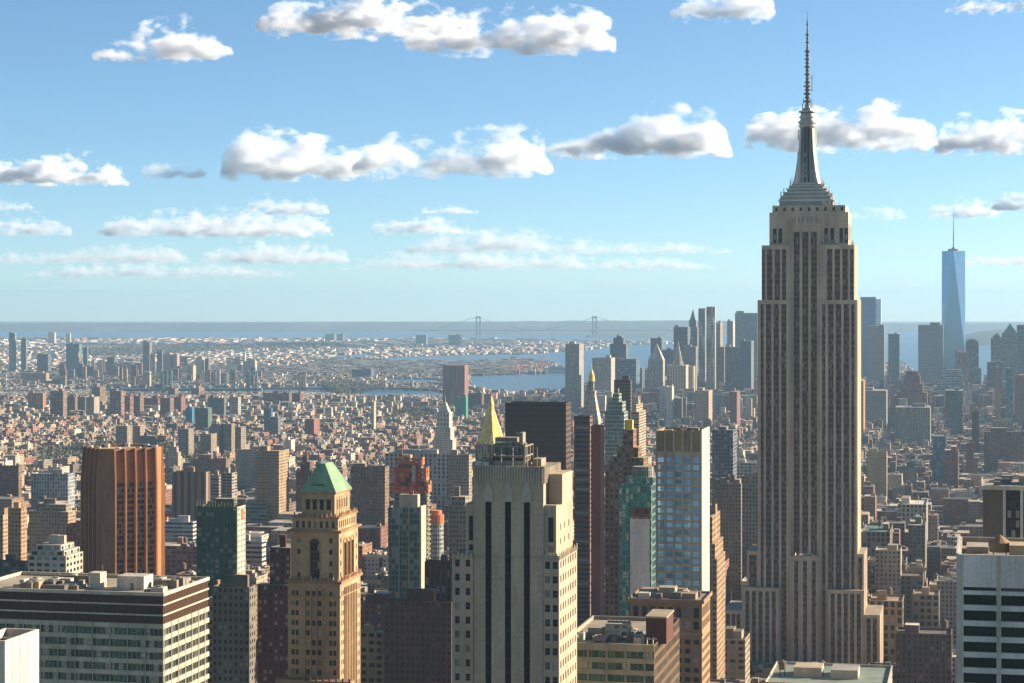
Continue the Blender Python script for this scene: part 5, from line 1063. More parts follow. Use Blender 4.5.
# ------------------------------------------------------------------ downtown cluster and far towers: name, label, xl, xc, xr, top, Y, colour, style, extras
rows_far = [
 ('apartment_tower','pale slab tower with sunlit right edge above the gilded clock tower',564,578,586,344,5000,'lgrey','fin',{}),
 ('office_block','broad pale grey office block right of the pale slab tower',592,611,615,358,4900,'lgrey','punch',{}),
 ('office_tower','dark stepped tower rising above the broad pale grey block',610,626,628.5,342,5600,'slate','punch',dict(steps=[(0,0,344),(3,3,338),(6,5,336)])),
 ('glass_block','low blue glass block right of the broad pale grey block',617,636,640,359,5000,'blue','band',{}),
 ('office_block','dark blue office block behind the blue glass block',629,642,645,368,5300,'slate','grid',{}),
 ('office_tower','dark tower behind the white pyramid topped courthouse',650,661,665,338,6300,'slate','grid',{}),
 ('office_tower','dark grey vertical ribbed tower left of the pointed spire tower',673,687,691,327,6000,'dgrey','fin',{}),
 ('office_block','flat brownish grey block in front of the ribbed dark tower',662,674,676,350,5900,'slate','punch',{}),
 ('office_block','sandy stone block between the civic tower and twin silver towers',682,694,697,347,5500,'grey','punch',{}),
 ('office_tower','pinkish stone tower with pale side right of the silver towers',715,720,723,323,5900,'buff','fin',{}),
 ('office_block','brown low block behind the silver tower foot',716,724,727,347,5400,'brown','punch',{}),
 ('office_tower','pale stone tower left of the large green gridded tower',727,733,735,321,6200,'lgrey','punch',{}),
 ('office_tower','large flat topped tower with pale green glass grid',734.5,757,760,313,6100,(.28,.38,.38),(4.2,4,.7,.7,(.10,.16,.18)),{}),
 ('office_tower','wide grey stone slab in front of the green gridded tower',725,739.5,741,347,5100,'grey','fin',{}),
 ('office_tower','dark flank slab joined beside the wide grey stone slab',740,751,754,341,5050,'slate','none',{}),
 ('apartment_tower','slim white apartment tower in front of the civic buildings',666,672,674,387,4300,'white','punch',{}),
 ('apartment_block','yellow stone block lower right of the twin silver towers',694,708,713,391,4300,'buff','punch',{}),
 ('apartment_block','red brick tower right of the yellow stone block',729,736,741,392,4200,'brick','punch',{}),
 ('apartment_block','white slim tower in front of the pyramid topped courthouse',660,667,668.5,386,4500,'white','punch',{}),
 ('brown_tower','massive brown windowless tower standing alone by the river',441,463,470,365.5,5200,(.27,.14,.11),(3.5,60,.25,1.0,(.16,.08,.06)),dict(pent=0,dmax=40)),
 ('housing_tower','brown housing tower right of the massive brown tower',468,480,484,393,5000,'brown','fin',{}),
 ('housing_tower','second brown housing tower right of the massive brown tower',483,492,494,394,5100,'brick','fin',{}),
 ('teal_netted_tower','tower draped in teal netting below the massive brown tower',455,466,468,397,4600,(.04,.26,.20),'none',{}),
 ('apartment_block','blue grey apartment block with white end by the far waterfront',352,371,374.5,369.5,7300,'slate','fin',{}),
 ('hospital_block','left grey block standing alone on the far shore',416,426,428,335,13000,'slate','none',dict(pent=0)),
 ('hospital_block','right grey block standing alone on the far shore',448.5,459.5,461.5,335,13000,'slate','none',dict(pent=1)),
 ('apartment_tower','slate tower cluster on the far shoreline, left of the two grey blocks',325,334,336,334,14500,'slate','none',dict(pent=1)),
 ('apartment_tower','second slate tower of the far shoreline cluster',337,343,344.5,334,14600,'slate','none',dict(pent=1)),
 ('apartment_tower','tiny pale tower group on the far left shoreline',48,54.5,56,332.5,13500,'cream','none',dict(pent=1)),
 ('apartment_tower','tiny pale tower right of the far left shoreline group',66,70,71,333,13500,'lgrey','none',dict(pent=0)),
 ('blue_glass_tower','slim blue glass tower beside its dark companion left of centre',264,271,273,408,4050,'blue','glass',dict(mat=1)),
 ('apartment_tower','dark companion tower of the slim blue glass tower',271,278,281,417,4000,'slate','punch',{}),
 ('apartment_tower','brick tower with dark left face and sunlit right face in the old town',305,314,319.5,419,4050,'brick','none',{}),
 ('apartment_tower','pale slim tower in the middle of the low red houses',371,374,376,402,4200,'cream','punch',{}),
 ('housing_tower','left red brick tower of the group behind the suspension bridge',263,278,281,393,5300,'red','fin',{}),
 ('housing_tower','middle red brick tower of the group behind the suspension bridge',281,289,292,393,5300,'brown','fin',{}),
 ('housing_tower','right red brick tower of the group behind the suspension bridge',292,300,303,393,5350,'red','fin',{}),
 ('office_tower','slim glass tower with dark top at the left edge skyline',9,15,16.5,333,8000,(.25,.36,.42),'band',dict(pent=1)),
 ('office_tower','slender green glass tower second from the left skyline edge',21,26,27.5,338.5,8000,(.16,.26,.28),'band',{}),
 ('office_block','broad dark blue office block left of the tall green tower',37,48,51,354,7800,'slate','band',{}),
 ('office_tower','tall wide green glass tower in the left skyline',66,79,82,344,8000,(.13,.24,.24),'grid',{}),
 ('office_tower','dark teal tower right of the tall wide green tower',83,87,88.5,348,8100,(.07,.22,.24),'band',{}),
 ('art_deco_tower','pointed stone tower in front of the tall green tower',75,80,82,354,7600,'pink','fin',dict(steps=[(0,0,362),(1.4,1.2,357),(2.6,2.3,353.5)])),
 ('art_deco_tower','dark stone tower with rounded top in front of the tall green tower',77,83.5,86,366,7300,'dgrey','fin',dict(steps=[(0,0,368),(1.6,1.8,364),(3,3.2,361)])),
 ('office_block','grey courthouse block below the dark blue office block',21,46,49,373,7000,'tan','punch',{}),
 ('office_block','dark long block right of the grey courthouse block',46,72,75,381,6700,'slate','punch',{}),
 ('office_tower','pale grey slab touching the curved white office',113,119,121,363,7600,'lgrey','punch',{}),
 ('office_tower','brown tower tallest right of the curved white office',143,149.5,152,342,8000,(.24,.19,.16),'punch',{}),
 ('office_block','tan narrow tower at the right side of the tallest brown tower',150,153,155.5,354,7900,'buff','punch',{}),
 ('office_block','dark office block left of the brown skyline tower',107,114,118,357,7900,'slate','grid',{}),
 ('hotel_tower','slate tower with green crown left of the brick twins',157,162,164,351,7900,'slate','fin',{}),
 ('brick_tower','left pink brick tower with green copper roof',163,170.5,173,354,7700,'pink','punch',{}),
 ('brick_tower','right pink brick tower with green copper roof',173,177,179.5,354,7700,'pink','punch',{}),
 ('housing_slab','lower pale slab of three at the bridge tower right side',187,193,196,366,7100,'buff','none',{}),
 ('housing_slab','middle tall pale slab with sunlit edge beyond the bridge',195.5,202,205,358,7200,'lgrey','none',{}),
 ('housing_slab','right dark slab with sunlit edge beyond the bridge',204.5,208.5,210.5,359,7200,'dgrey','none',{}),
 ('office_block','big pale block behind the right bridge tower',243,255,257,361,7400,'lgrey','punch',{}),
 ('apartment_tower','thin white tower behind the big pale block',243,245,246,353,8000,'white','none',{}),
 ('housing_tower','three finned tan housing tower at far left of the brick row',28,43,46,393,5000,'orange','fin',{}),
 ('housing_tower','tallest wide brown housing tower at left with roof house',50,63,67,391,4600,(.27,.18,.13),'balc',dict(pent=1)),
 ('housing_tower','brown housing tower just right of the tallest wide one',67,75,77.5,397,4800,'brown','punch',{}),
 ('housing_tower','housing tower with one bright tan flank in the brick row',86,94,99.5,397,4700,'grey','none',{}),
 ('housing_tower','shadowed brown housing tower left of the bright tan flank',77,85,88,397,4900,'brown','punch',{}),
 ('housing_tower','brown housing tower rising behind the bright tan flank',92,100,106,387,5300,'brown','punch',{}),
 ('housing_tower','banded brown housing tower with tall roof house, centre of the brick row',110,121,124.5,391,4600,(.28,.17,.12),'balc',dict(pent=1)),
 ('housing_tower','first of two narrow brown towers right of the banded tower',124,130,133.5,396,4800,'brick','balc',{}),
 ('housing_tower','second of two narrow brown towers right of the banded tower',133,140,144,396,4850,'brown','punch',{}),
 ('housing_tower','wide reddish housing block with vertical stripes',144,158,160,398,5000,'red','fin',{}),
 ('housing_tower','pair brown tower left half with sunlit side right of the striped block',160,170,174,398,4700,'brown','punch',{}),
 ('housing_tower','pair brown tower right half with sunlit side right of the striped block',172,181,185.5,397,4800,'brick','punch',{}),
 ('housing_block','brown square block directly below the bridge deck, left one',168,175,178.5,388,5900,'brown','none',{}),
 ('housing_block','brown square block directly below the bridge deck, right one',191,199,204.5,388,5900,'brown','none',{}),
 ('blue_netted_building','building wrapped in vivid blue netting among the brick towers',185.5,192,194,408,4400,(.02,.20,.38),'none',{}),
 ('apartment_tower','dark green glass tower right of the blue netted building',195,208,212,408,4200,'green','punch',{}),
 ('apartment_tower','dark slate block behind the dark green glass tower',208,224,226,398,4700,'slate','punch',{}),
 ('apartment_tower','pale striped tower at right end of the brick row',229,238,241,397,4800,'lgrey','fin',{}),
 ('housing_tower','sandy housing tower above the orange brick tower, left',116,127,132.5,426,3650,(.30,.25,.19),'punch',{}),
 ('housing_tower','sandy housing tower above the orange brick tower, right',132,140,145,426,3700,(.30,.25,.19),'punch',{}),
 ('housing_tower','dark grey housing slab behind the stepped pale apartment building',139,154,157,436,3500,'dgrey','punch',{}),
 ('housing_tower','grey housing tower with pale sunlit side, first in its row',178,188.5,194,429,3500,(.27,.24,.19),'punch2',{}),
 ('housing_tower','grey housing tower with pale sunlit side, second in its row',200,211,217,434,3450,(.29,.24,.18),'punch2',{}),
 ('housing_tower','grey housing tower with pale sunlit side, third in its row',211,220,223.5,424,3600,(.27,.24,.19),'punch2',{}),
 ('housing_tower','grey housing tower with pale sunlit side, fourth in its row',223,231.5,235,424,3600,(.29,.24,.18),'punch2',{}),
 ('housing_tower','grey housing tower with pale sunlit side, last in its row',235,241,246,427,3550,(.27,.22,.18),'punch2',{}),
 ('glass_tower','clustered glass tower shorter and browner in front of the tallest dark blue one',866.5,884,887,326,5600,(.30,.30,.30),(2.5,4,.8,.7,(.17,.16,.15),.6),dict(mat=1)),
 ('glass_tower','grey green tower right of the shorter brown glass tower',888,899,901,334,5900,(.16,.26,.28),'fin',{}),
 ('glass_tower','wide dark topped glass slab left of the tallest tapered tower',918,943,946,325,5500,(.26,.30,.31),(2.5,4,.8,.7,(.13,.16,.17),.8),dict(mat=1)),
 ('art_deco_tower','stone tower with ribbed top before the tapered tower',955,968,970,352,5000,'pink','fin',{}),
 ('glass_block','pale blue glass stepped block under the tapered tower',937,964,976,372,4700,(.40,.50,.54),'band',dict(steps=[(0,0,384),(5,1,376),(9,3,370)],pent=0)),
 ('glass_block','dark green glass block lower left of the tapered tower',945,963,964,391,4000,'green','grid',dict(mat=1)),
 ('office_tower','dark blue glass slab joined to the grey rounded tower, right side',1017,1030,1032,325,5300,(.18,.26,.28),'band',{}),
 ('office_tower','stone office below the domed tower with dark roof',987,1002,1004,362,5100,'dgrey','grid',{}),
 ('office_tower','slim orange brick tower with sunlit face near right edge',995,999,1001.5,367,4300,'orange','punch',{}),
 ('glass_tower','slim teal glass tower near the right edge',1006,1013,1014.5,368,4000,'teal','teal',dict(mat=1)),
 ('office_tower','brown brick slab at the right edge beside the slim teal tower',1015,1028,1030,375,4400,'brick','punch',{}),
 ('office_block','gridded pale stone block in front of the red brown stepped building',895,930,932,408,3700,(.32,.32,.28),'wide',{}),
 ('office_block','round topped brown grey block left of the gridded pale stone block',864,886,890,391,4300,'grey','punch2',{}),
 ('apartment_tower','narrow brick tower with sunlit orange edge close right of the skyscraper',857,863,865.5,381,3900,'orange','punch2',{}),
]
for r in rows_far: addrow(r)

def shape_tower(name, label, cat, px, Y, parts, rz=-TH):
    """parts: (part name, material, function(mb, Z))"""
    x = T(px)*Y; t = root(name, x, Y, rz, label, cat); Z = lambda p: ZP(p, Y); s = F/Y
    for pn, mat, fn in parts: mb = MB(); fn(mb, Z, s); mb.build(pn, mat, t)
    b, a = grid(x, Y); FOOT.append((b-35,b+35,a-25,a+35)); return t
SQ = lambda a, b=None: [(-a,-(b or a)),(a,-(b or a)),(a,(b or a)),(-a,(b or a))]
def f1(mb, Z, s): mb.prism(SQ(7.5/s,6.5/s), 0, Z(360), (.55,.52,.46), 'fin')
def f2(mb, Z, s): mb.frustum(SQ(7.5/s,6.5/s), SQ(.3), Z(360), Z(343), (.50,.46,.40)); 
shape_tower('courthouse_tower','white stone courthouse tower with a sharp pyramid top','courthouse',656.5,5150,[('stone_shaft',M_FAC,f1),('pyramid_roof',M_FAC,f2)])
def g1(mb, Z, s): mb.box(-10/s,9/s,-8/s,10/s,0,Z(366),(.50,.47,.40),(7,4,.45,.5,DARK)); mb.box(-10.4/s,9.4/s,-8.5/s,10.4/s,Z(366),Z(365),(.55,.52,.45))
def g2(mb, Z, s):
    for r0, r1, a, b in ((5.5,5.0,365,361),(4.2,4.0,361,356),(3.2,2.8,356,351),(2.2,1.6,351,346),(1.2,.3,346,340)): mb.cone(0,0,r0/s,r1/s,Z(a),Z(b),12,(.46,.43,.37),'fin')
shape_tower('civic_tower','wide civic building with a tiered wedding cake spire','civic building',678,5200,[('office_mass',M_FAC,g1),('tiered_spire',M_FAC,g2)])
def h1(mb, Z, s): mb.cone(0,0,4.2/s,4.2/s,0,Z(366),16,(.52,.49,.42),'punch')
shape_tower('round_block','round ended pale block right of the civic building','building',691,5250,[('curved_wall',M_FAC,h1)])
def k1(mb, Z, s): mb.box(-5/s,5/s,-5/s,5/s,0,Z(327),(.24,.22,.20),'fin'); mb.box(-3.5/s,3.5/s,-3.5/s,3.5/s,Z(327),Z(320),(.24,.22,.20),'fin'); mb.frustum(SQ(2.8/s),SQ(.2),Z(320),Z(309),(.22,.24,.24))
shape_tower('spire_tower','dark stone setback tower with pointed top behind the silver towers','office tower',693,6300,[('stone_shaft',M_FAC,k1)])
def sil(off, w_, top):
    def fn(mb, Z, s):
        c = (.56,.58,.58); n = 11; xs = np.linspace(-w_, w_, n)
        z = 0; levels = list(np.linspace(0, Z(top), 34)); ph = [random.random()*6 for _ in range(n)]
        def row(zv): return [(off/s + x_/s, -4.5/s + 1.6*math.sin(zv*.06+ph[i]) + (2.0 if i % 2 else 0)) for i, x_ in enumerate(xs)]
        for z0, z1 in zip(levels, levels[1:]):
            A, B = row(z0), row(z1)
            for i in range(n-1): mb.face([(*A[i],z0),(*A[i+1],z0),(*B[i+1],z1),(*B[i],z1)], c, (3.0,3.4,.5,.45,(.08,.1,.12)))
        mb.box((off-w_)/s, (off+w_)/s, -3.2/s, 5/s, 0, Z(top)-.3, c, 'punch')
    return fn
shape_tower('silver_tower','left half of the rippled twin silver tower','apartment tower',702.3,5500,[('rippled_facade',M_MET,sil(0,3.3,308))])
shape_tower('silver_tower','right half of the rippled twin silver tower','apartment tower',711.2,5530,[('rippled_facade',M_MET,sil(0,4.2,306.5))])
def cv(mb, Z, s): mb.cone(0,8/s,9/s,9/s,0,Z(362),24,(.55,.52,.46),(8,4,.95,.4,(.15,.16,.17)))
shape_tower('curved_office','curved white office building in the left skyline','office building',128,7600,[('curved_wall',M_FAC,cv)])
for px, lab in ((168,'green copper hipped roof over the left pink brick tower'),(176,'green copper hipped roof over the right pink brick tower')): pass
def gr(mb, Z, s): mb.frustum(SQ(3/s), SQ(.3), Z(351), Z(346.5), (.15,.35,.28))
# tapered glass tower
def w1(mb, Z, s):
    hb = 11.4/s; zb, zt = Z(352), Z(251); g = (.17,.30,.40)
    B = SQ(hb); a = 0.0; q = hb*1.0
    Tp = [(0,-q),(q,0),(0,q),(-q,0)]
    mb.prism(B, 0, zb, (.25,.32,.38), (3,4,.97,.95,g,1), cap=False)
    for i in range(4):
        j = (i+1)%4
        mb.face([(*B[i],zb),(*B[j],zb),(*Tp[i],zt)], (.20,.28,.36), (3,4,.98,.96,g,1)); mb.face([(*B[j],zb),(*Tp[j],zt),(*Tp[i],zt)], (.20,.28,.36), (3,4,.98,.96,g,1))
    mb.face([(*p,zt) for p in Tp], (.3,.3,.3))
def w2(mb, Z, s): mb.cone(0,0,5.5/s,5.5/s,Z(251),Z(249),20,(.3,.32,.34)); mb.cone(0,0,2.0/s,2.0/s,Z(249),Z(247.5),12,(.4,.4,.4)); mb.cone(0,0,.62/s,.45/s,Z(247.5),Z(228),8,(.35,.36,.38)); mb.cone(0,0,.4/s,.1/s,Z(228),Z(211),6,(.35,.36,.38))
shape_tower('tapered_glass_tower','tallest tapering blue glass tower with white spire on the far skyline','skyscraper',953.5,5950,[('glass_shaft',M_TWR,w1),('spire',M_FAC,w2)])
def v1(mb, Z, s): mb.box(-8/s,7/s,-9/s,8/s,0,Z(297),(.16,.26,.34),(3,4,.93,.88,(.12,.20,.28),1))
def v2(mb, Z, s): mb.box(7.01/s,12/s,-3/s,8/s,0,Z(299),(.66,.70,.72),(3,4,.9,.85,(.60,.66,.70),1))  # brightness of the lit side put into a paler glass colour
shape_tower('glass_tower','dark blue glass tower with a painted sunlit flank right of the skyscraper','office tower',869,6000,[('dark_glass_face',M_FAR,v1),('painted_lit_glass_flank',M_FAR,v2)])
def rr(mb, Z, s):
    for hx, hy, a, b in ((17,10,460,405),(15,9,405,392),(11,8,392,383),(8,7,383,375),(6,5,375,371)): mb.box(-hx/s,hx/s,-hy/s,hy/s,0 if a==460 else Z(a),Z(b),(.26,.12,.085),'punch')
shape_tower('stepped_brick_building','large red brown ziggurat office building in the middle distance at right','office building',912,4500,[('brick_mass',M_FAC,rr)])
def dm(mb, Z, s): mb.box(-7/s,6/s,-6/s,6/s,0,Z(338),(.30,.29,.27),'grid'); mb.cone(0,0,5.5/s,4.4/s,Z(338),Z(335.5),16,(.14,.27,.24)); mb.cone(0,0,4.4/s,1.5/s,Z(335.5),Z(333.5),16,(.14,.27,.24))
shape_tower('domed_office_tower','grey tower with green dome near the right edge','office tower',998,5650,[('granite_body',M_FAC,dm)])
def pd(mb, Z, s): mb.box(-8/s,7/s,-7/s,7/s,0,Z(333),(.31,.30,.28),'grid'); mb.frustum(SQ(6.6/s), SQ(.4), Z(333), Z(323.5), (.13,.28,.25))
shape_tower('pyramid_office_tower','grey tower with green pyramid top near the right edge','office tower',1010,5600,[('granite_body',M_FAC,pd)])
def rt(mb, Z, s): 
    mb.box(-6.5/s,6.5/s,-6/s,6/s,0,Z(346),(.16,.19,.20),'grid')
    for i in range(6):
        a0, a1 = i/6*math.pi/2, (i+1)/6*math.pi/2; mb.box(-6.5/s*math.cos(a0), 6.5/s*math.cos(a0), -6/s, 6/s, Z(346)+7/s*math.sin(a0), Z(346)+7/s*math.sin(a1), (.16,.20,.20))
shape_tower('rounded_office_tower','dark tower with rounded top right of the tapered glass tower','office tower',972,5700,[('curved_top_body',M_FAC,rt)])
def rt2(mb, Z, s): mb.box(-4/s,5/s,-5/s,5/s,0,Z(368),(.17,.18,.18),'grid')
shape_tower('office_block','dark block joined below the rounded dark tower','office block',976,5500,[('body',M_FAC,rt2)])

# ================================================================== ground, water, hills
def gpt(px, py): Y = GY(py); return (T(px)*Y, Y)
def sheet(name, outline, z, mat, px=True, label=None, kind='structure'):
    pts = [gpt(*p) if px else p for p in outline]
    me = bpy.data.meshes.new(name); me.from_pydata([(x,y,z) for x, y in pts], [], [tuple(range(len(pts)))]); me.update()
    if me.polygons[0].normal.z < 0: me.flip_normals()
    o = obj(name, me, None, [mat]); tag(o, label, None, None, kind); return o
def ground_mat(name, stops, sc, rough=.9, sc2=None):
    m, t, b, out = nt(name); geo = N(t, 'ShaderNodeNewGeometry'); n = N(t, 'ShaderNodeTexNoise'); t.links.new(geo.outputs['Position'], n.inputs['Vector']); n.inputs['Scale'].default_value = sc; n.inputs['Detail'].default_value = 8; n.inputs['Roughness'].default_value = .7
    r = N(t, 'ShaderNodeValToRGB'); t.links.new(n.outputs[0], r.inputs[0]); r.color_ramp.elements[0].position = .35; r.color_ramp.elements[1].position = .68
    r.color_ramp.elements[0].color = (*stops[0],1); r.color_ramp.elements[1].color = (*stops[-1],1)
    for i, s_ in enumerate(stops[1:-1]): e = r.color_ramp.elements.new(.35+.33*(i+1)/(len(stops)-1)); e.color = (*s_,1)
    t.links.new(r.outputs[0], b.inputs['Base Color']); b.inputs['Roughness'].default_value = rough; return m
M_GRD = ground_mat('city_ground', [(.05,.05,.05),(.10,.10,.09),(.16,.15,.12),(.09,.11,.06)], .012)
M_ROAD = ground_mat('asphalt', [(.045,.045,.045),(.06,.06,.06),(.075,.072,.07)], .3)
M_PAVE = ground_mat('paving', [(.20,.19,.18),(.27,.26,.24)], .5)
M_HILL = ground_mat('wooded_hills', [(.04,.055,.05),(.06,.075,.06),(.12,.12,.11)], .0012)
M_WOOD = ground_mat('bare_woodland', [(.10,.09,.05),(.14,.12,.07),(.07,.09,.04)], .02)
def water_mat():
    m, t, b, out = nt('harbour_water'); b.inputs['Base Color'].default_value = (.02,.06,.08,1); b.inputs['Roughness'].default_value = .28; b.inputs['IOR'].default_value = 1.33
    geo = N(t, 'ShaderNodeNewGeometry'); n = N(t, 'ShaderNodeTexNoise'); t.links.new(geo.outputs['Position'], n.inputs['Vector']); n.inputs['Scale'].default_value = .05; n.inputs['Detail'].default_value = 6
    bp = N(t, 'ShaderNodeBump'); bp.inputs['Strength'].default_value = .5; bp.inputs['Distance'].default_value = 3.0; t.links.new(n.outputs[0], bp.inputs['Height']); t.links.new(bp.outputs[0], b.inputs['Normal']); return m
M_WAT = water_mat()
G = 31500.0
sheet('ground', [(-16000,-300),(16000,-300),(16000,G),(-16000,G)], 0.0, M_GRD, px=False, label='city ground reaching to the horizon')
WATER = [
 ('bay_water', [(-80,323.2),(500,323.2),(640,324),(760,323.5),(1090,323.2),(1090,341),(1000,345),(985,400),(940,400),(900,362),(860,372),(850,385),(770,362),(700,362),(640,372),(600,380),(560,394),(520,396),(468,392),(468,376),(520,375),(545,374),(560,366),(530,361),(500,356),(560,352),(600,349),(570,343),(540,339),(460,338.5),(300,338.8),(150,338.5),(60,336.5),(-60,335.5)]),
 ('canal_water', [(376,358.5),(420,356),(510,354),(512,360.5),(470,362),(420,361.5),(378,361)]),
 ('canal_water', [(330,356),(372,353),(372,356.5),(336,359)]),
 ('river_water', [(60,389),(250,388),(330,386),(440,392),(450,397),(380,398),(300,394),(200,393),(60,392)]),
 ('basin_water', [(384,379),(440,380),(440,384),(384,384)]),
]
for i, (nm, pts) in enumerate(WATER): sheet(nm, pts, .6+.05*i, M_WAT, label='calm blue grey harbour water')
# land strips lying in the bay
sheet('island_land', [(500,344),(560,341.5),(640,341.5),(690,343),(640,345),(600,346.5),(560,348),(510,350)], 1.2, M_GRD, label='low island in the harbour')
sheet('pier_land', [(512,363),(548,362),(560,364),(558,372),(520,374.5),(505,372)], 1.3, M_PAVE, label='container terminal quay')
def inpoly(px, py, P):
    r = False; j = len(P)-1
    for i in range(len(P)):
        xi, yi = P[i]; xj, yj = P[j]
        if (yi > py) != (yj > py) and px < (xj-xi)*(py-yi)/(yj-yi)+xi: r = not r
        j = i
    return r
def wet(px, py): return any(inpoly(px, py, p) for _, p in WATER) and not inpoly(px, py, [(500,344),(560,341.5),(640,341.5),(690,343),(640,345),(600,346.5),(560,348),(510,350)])

def ridge(name, label, Y, prof, depth, mat=M_HILL):
    """range of hills: crest rows given at columns, really standing at depth Y"""
    V, Fc = [], []; n = 160; x0, x1 = prof[0][0], prof[-1][0]; xs = np.linspace(x0, x1, n)
    ys = np.interp(xs, [p[0] for p in prof], [p[1] for p in prof]); m = 7
    for i, (px, py) in enumerate(zip(xs, ys)):
        h = max(1.0, ZP(py + noise.noise(Vector((px*.05, Y*.001, 0)))*.7 + noise.noise(Vector((px*.3, Y*.001, 5)))*.25, Y))
        for k in range(m):
            f = k/(m-1); V.append((T(px)*Y, Y + (f-.5)*depth, -.5 + h*math.sin(math.pi*f)**.8 if 0 < k < m-1 else -.5))
    for i in range(n-1):
        for k in range(m-1): a = i*m+k; Fc.append((a, a+m, a+m+1, a+1))
    me = bpy.data.meshes.new(name); me.from_pydata(V, [], Fc); me.update(); me.flip_normals() if me.polygons[2].normal.z < 0 else None
    for p in me.polygons: p.use_smooth = True
    o = obj(name, me, None, [mat]); tag(o, label, None, None, 'structure'); return o
ridge('far_hills', 'long blue headland on the horizon', 21000, [(-120,324),(20,323.4),(60,322.6),(120,323),(200,322.8),(330,321.8),(450,321.6),(640,320.5),(780,321.3),(880,323),(1150,322.5)], 2500)
ridge('island_hills', 'wooded island hills beyond the narrows', 19500, [(440,331),(470,327),(520,324.5),(570,323.5),(610,322.5),(640,320.6),(700,320.3),(760,321.5),(800,323),(840,327),(870,331)], 3500)
ridge('near_shore_hill', 'dark wooded hill across the bay at right', 14000, [(955,341),(972,335),(990,331),(1010,328.5),(1040,328),(1100,331)], 2200)
ridge('shore_bluff', 'low wooded shore left of the narrows bridge', 16500, [(588,335.5),(600,333),(640,332),(680,333),(720,335.5)], 900)

# ================================================================== bridges
def narrows_bridge():
    Y = 17300.0; Z = lambda p: ZP(p, Y); xa, xb = T(478.2)*Y, T(594.5)*Y; ya, yb = Y, Y
    t = root('suspension_bridge', (xa+xb)/2, Y, 0, 'distant pale blue suspension bridge over the harbour narrows', 'bridge'); ox = (xa+xb)/2; c = (.30,.38,.42)
    for X in (xa-ox, xb-ox):
        mb = MB(); h = Z(316.3)
        for q in (-15, 15): mb.box(X+q-6, X+q+6, -8, 8, 0, h, c)
        for z0, z1 in ((h-16,h),(h*.56,h*.56+9),(30,38)): mb.box(X-8.99, X+8.99, -7, 7, z0, z1, c, bottom=True)
        mb.build('bridge_tower', M_FAC, t)
    mb = MB(); x0 = xa-ox-560; x1 = xb-ox+700; mb.box(x0, x1, -14, 14, 40, 47, c, bottom=True); mb.build('bridge_deck', M_FAC, t)
    mb = MB(); h = Z(316.6); pts = []
    for k in range(25): f = k/24; pts.append((xa-ox+(xb-xa)*f, 0, 55+(h-55)*(2*f-1)**2))
    pts = [(xa-ox-380, 0, 48)] + pts + [(xb-ox+380, 0, 48)]
    for a, b in zip(pts, pts[1:]): mb.bar(a, b, 2.2, c, 4)
    mb.build('bridge_cable', M_FAC, t)
narrows_bridge()
def river_bridge(label, pa, pb, Y, deckrow, towers, toprow, c, stone=False):
    Z = lambda p: ZP(p, Y); x0 = T(pa)*Y; x1 = T(pb)*Y; t = root('suspension_bridge', (x0+x1)/2, Y, 0, label, 'bridge'); ox = (x0+x1)/2; zd = Z(deckrow)
    s = F/Y; mb = MB(); mb.box(x0-ox, x1-ox, -10, 10, zd-5, zd+(1 if stone else 3), c, (12,7,.7,.5,(.05,.08,.1)) if not stone else 'none', bottom=True); mb.build('bridge_deck', M_FAC, t)
    m2 = MB(); k = 0; xx = x0-ox
    while xx < x1-ox: m2.box(xx-1.5, xx+1.5, -6, 6, 0, zd-5, c); xx += 95
    m2.build('deck_piers', M_FAC, t)
    xs = []
    for (ta, tb) in towers:
        A, B = T(ta)*Y-ox, T(tb)*Y-ox; h = Z(toprow); m2 = MB(); xs.append((A+B)/2)
        if stone:
            for q in (A, (A+B)/2-2.2, B-4.4): m2.box(q, q+4.4, -7, 7, 0, h-7, (.40,.32,.22))
            m2.box(A-.5, B+.5, -8, 8, h-7, h, (.42,.34,.24), bottom=True)
        else:
            for q in (A, B-3): m2.box(q, q+3, -5, 5, 0, h, c)
            for q in (A+5.5, B-8): m2.box(q, q+2, -5, 5, 0, h-3, c)
            for z in (zd+12, zd+26, h-5): m2.box(A+3.01, B-3.01, -3, 3, z, z+2.4, c, bottom=True)
            for q in (A+1.5, B-1.5): m2.cone(q, 0, 2.2, .3, h, h+4, 8, c)
        m2.build('bridge_tower', M_FAC, t)
    mb = MB(); h = Z(toprow); P = []
    if len(xs) == 2:
        for k in range(21): f = k/20; P.append((xs[0]+(xs[1]-xs[0])*f, 0, zd+8+(h-zd-8)*(2*f-1)**2))
        P = [(xs[0]-260, 0, zd+2)] + P + [(min(xs[1]+260, x1-ox), 0, zd+2)]
    else:
        for k in range(13): f = k/12; P.append((xs[0]+(x1-ox-xs[0])*.8*f, 0, h-(h-zd-3)*(1-(1-f)**2)))
        P = [(xs[0]-(xs[0]-x0+ox)*.7*(1-k/12), 0, h-(h-zd-3)*(1-(k/12)**2)) for k in range(13)] + P
    for a, b in zip(P, P[1:]):
        mb.bar(a, b, 1.1, c, 4)
    mb.build('bridge_cable', M_FAC, t)
    mb = MB()
    for a, b in zip(P[::1], P[1:]): 
        if a[2] > zd+5: mb.bar((a[0],0,zd),a,.35,c,4)
    mb.build('bridge_hangers', M_FAC, t)
river_bridge('blue steel suspension bridge with truss deck crossing the river at left', 98, 262, 6000, 389.5, [(161,172),(247.5,257.5)], 371, (.14,.28,.36))
river_bridge('long low bridge with a tan stone tower behind the red brick towers', 258, 441, 6350, 387.8, [(299,306)], 372, (.20,.19,.17), True)

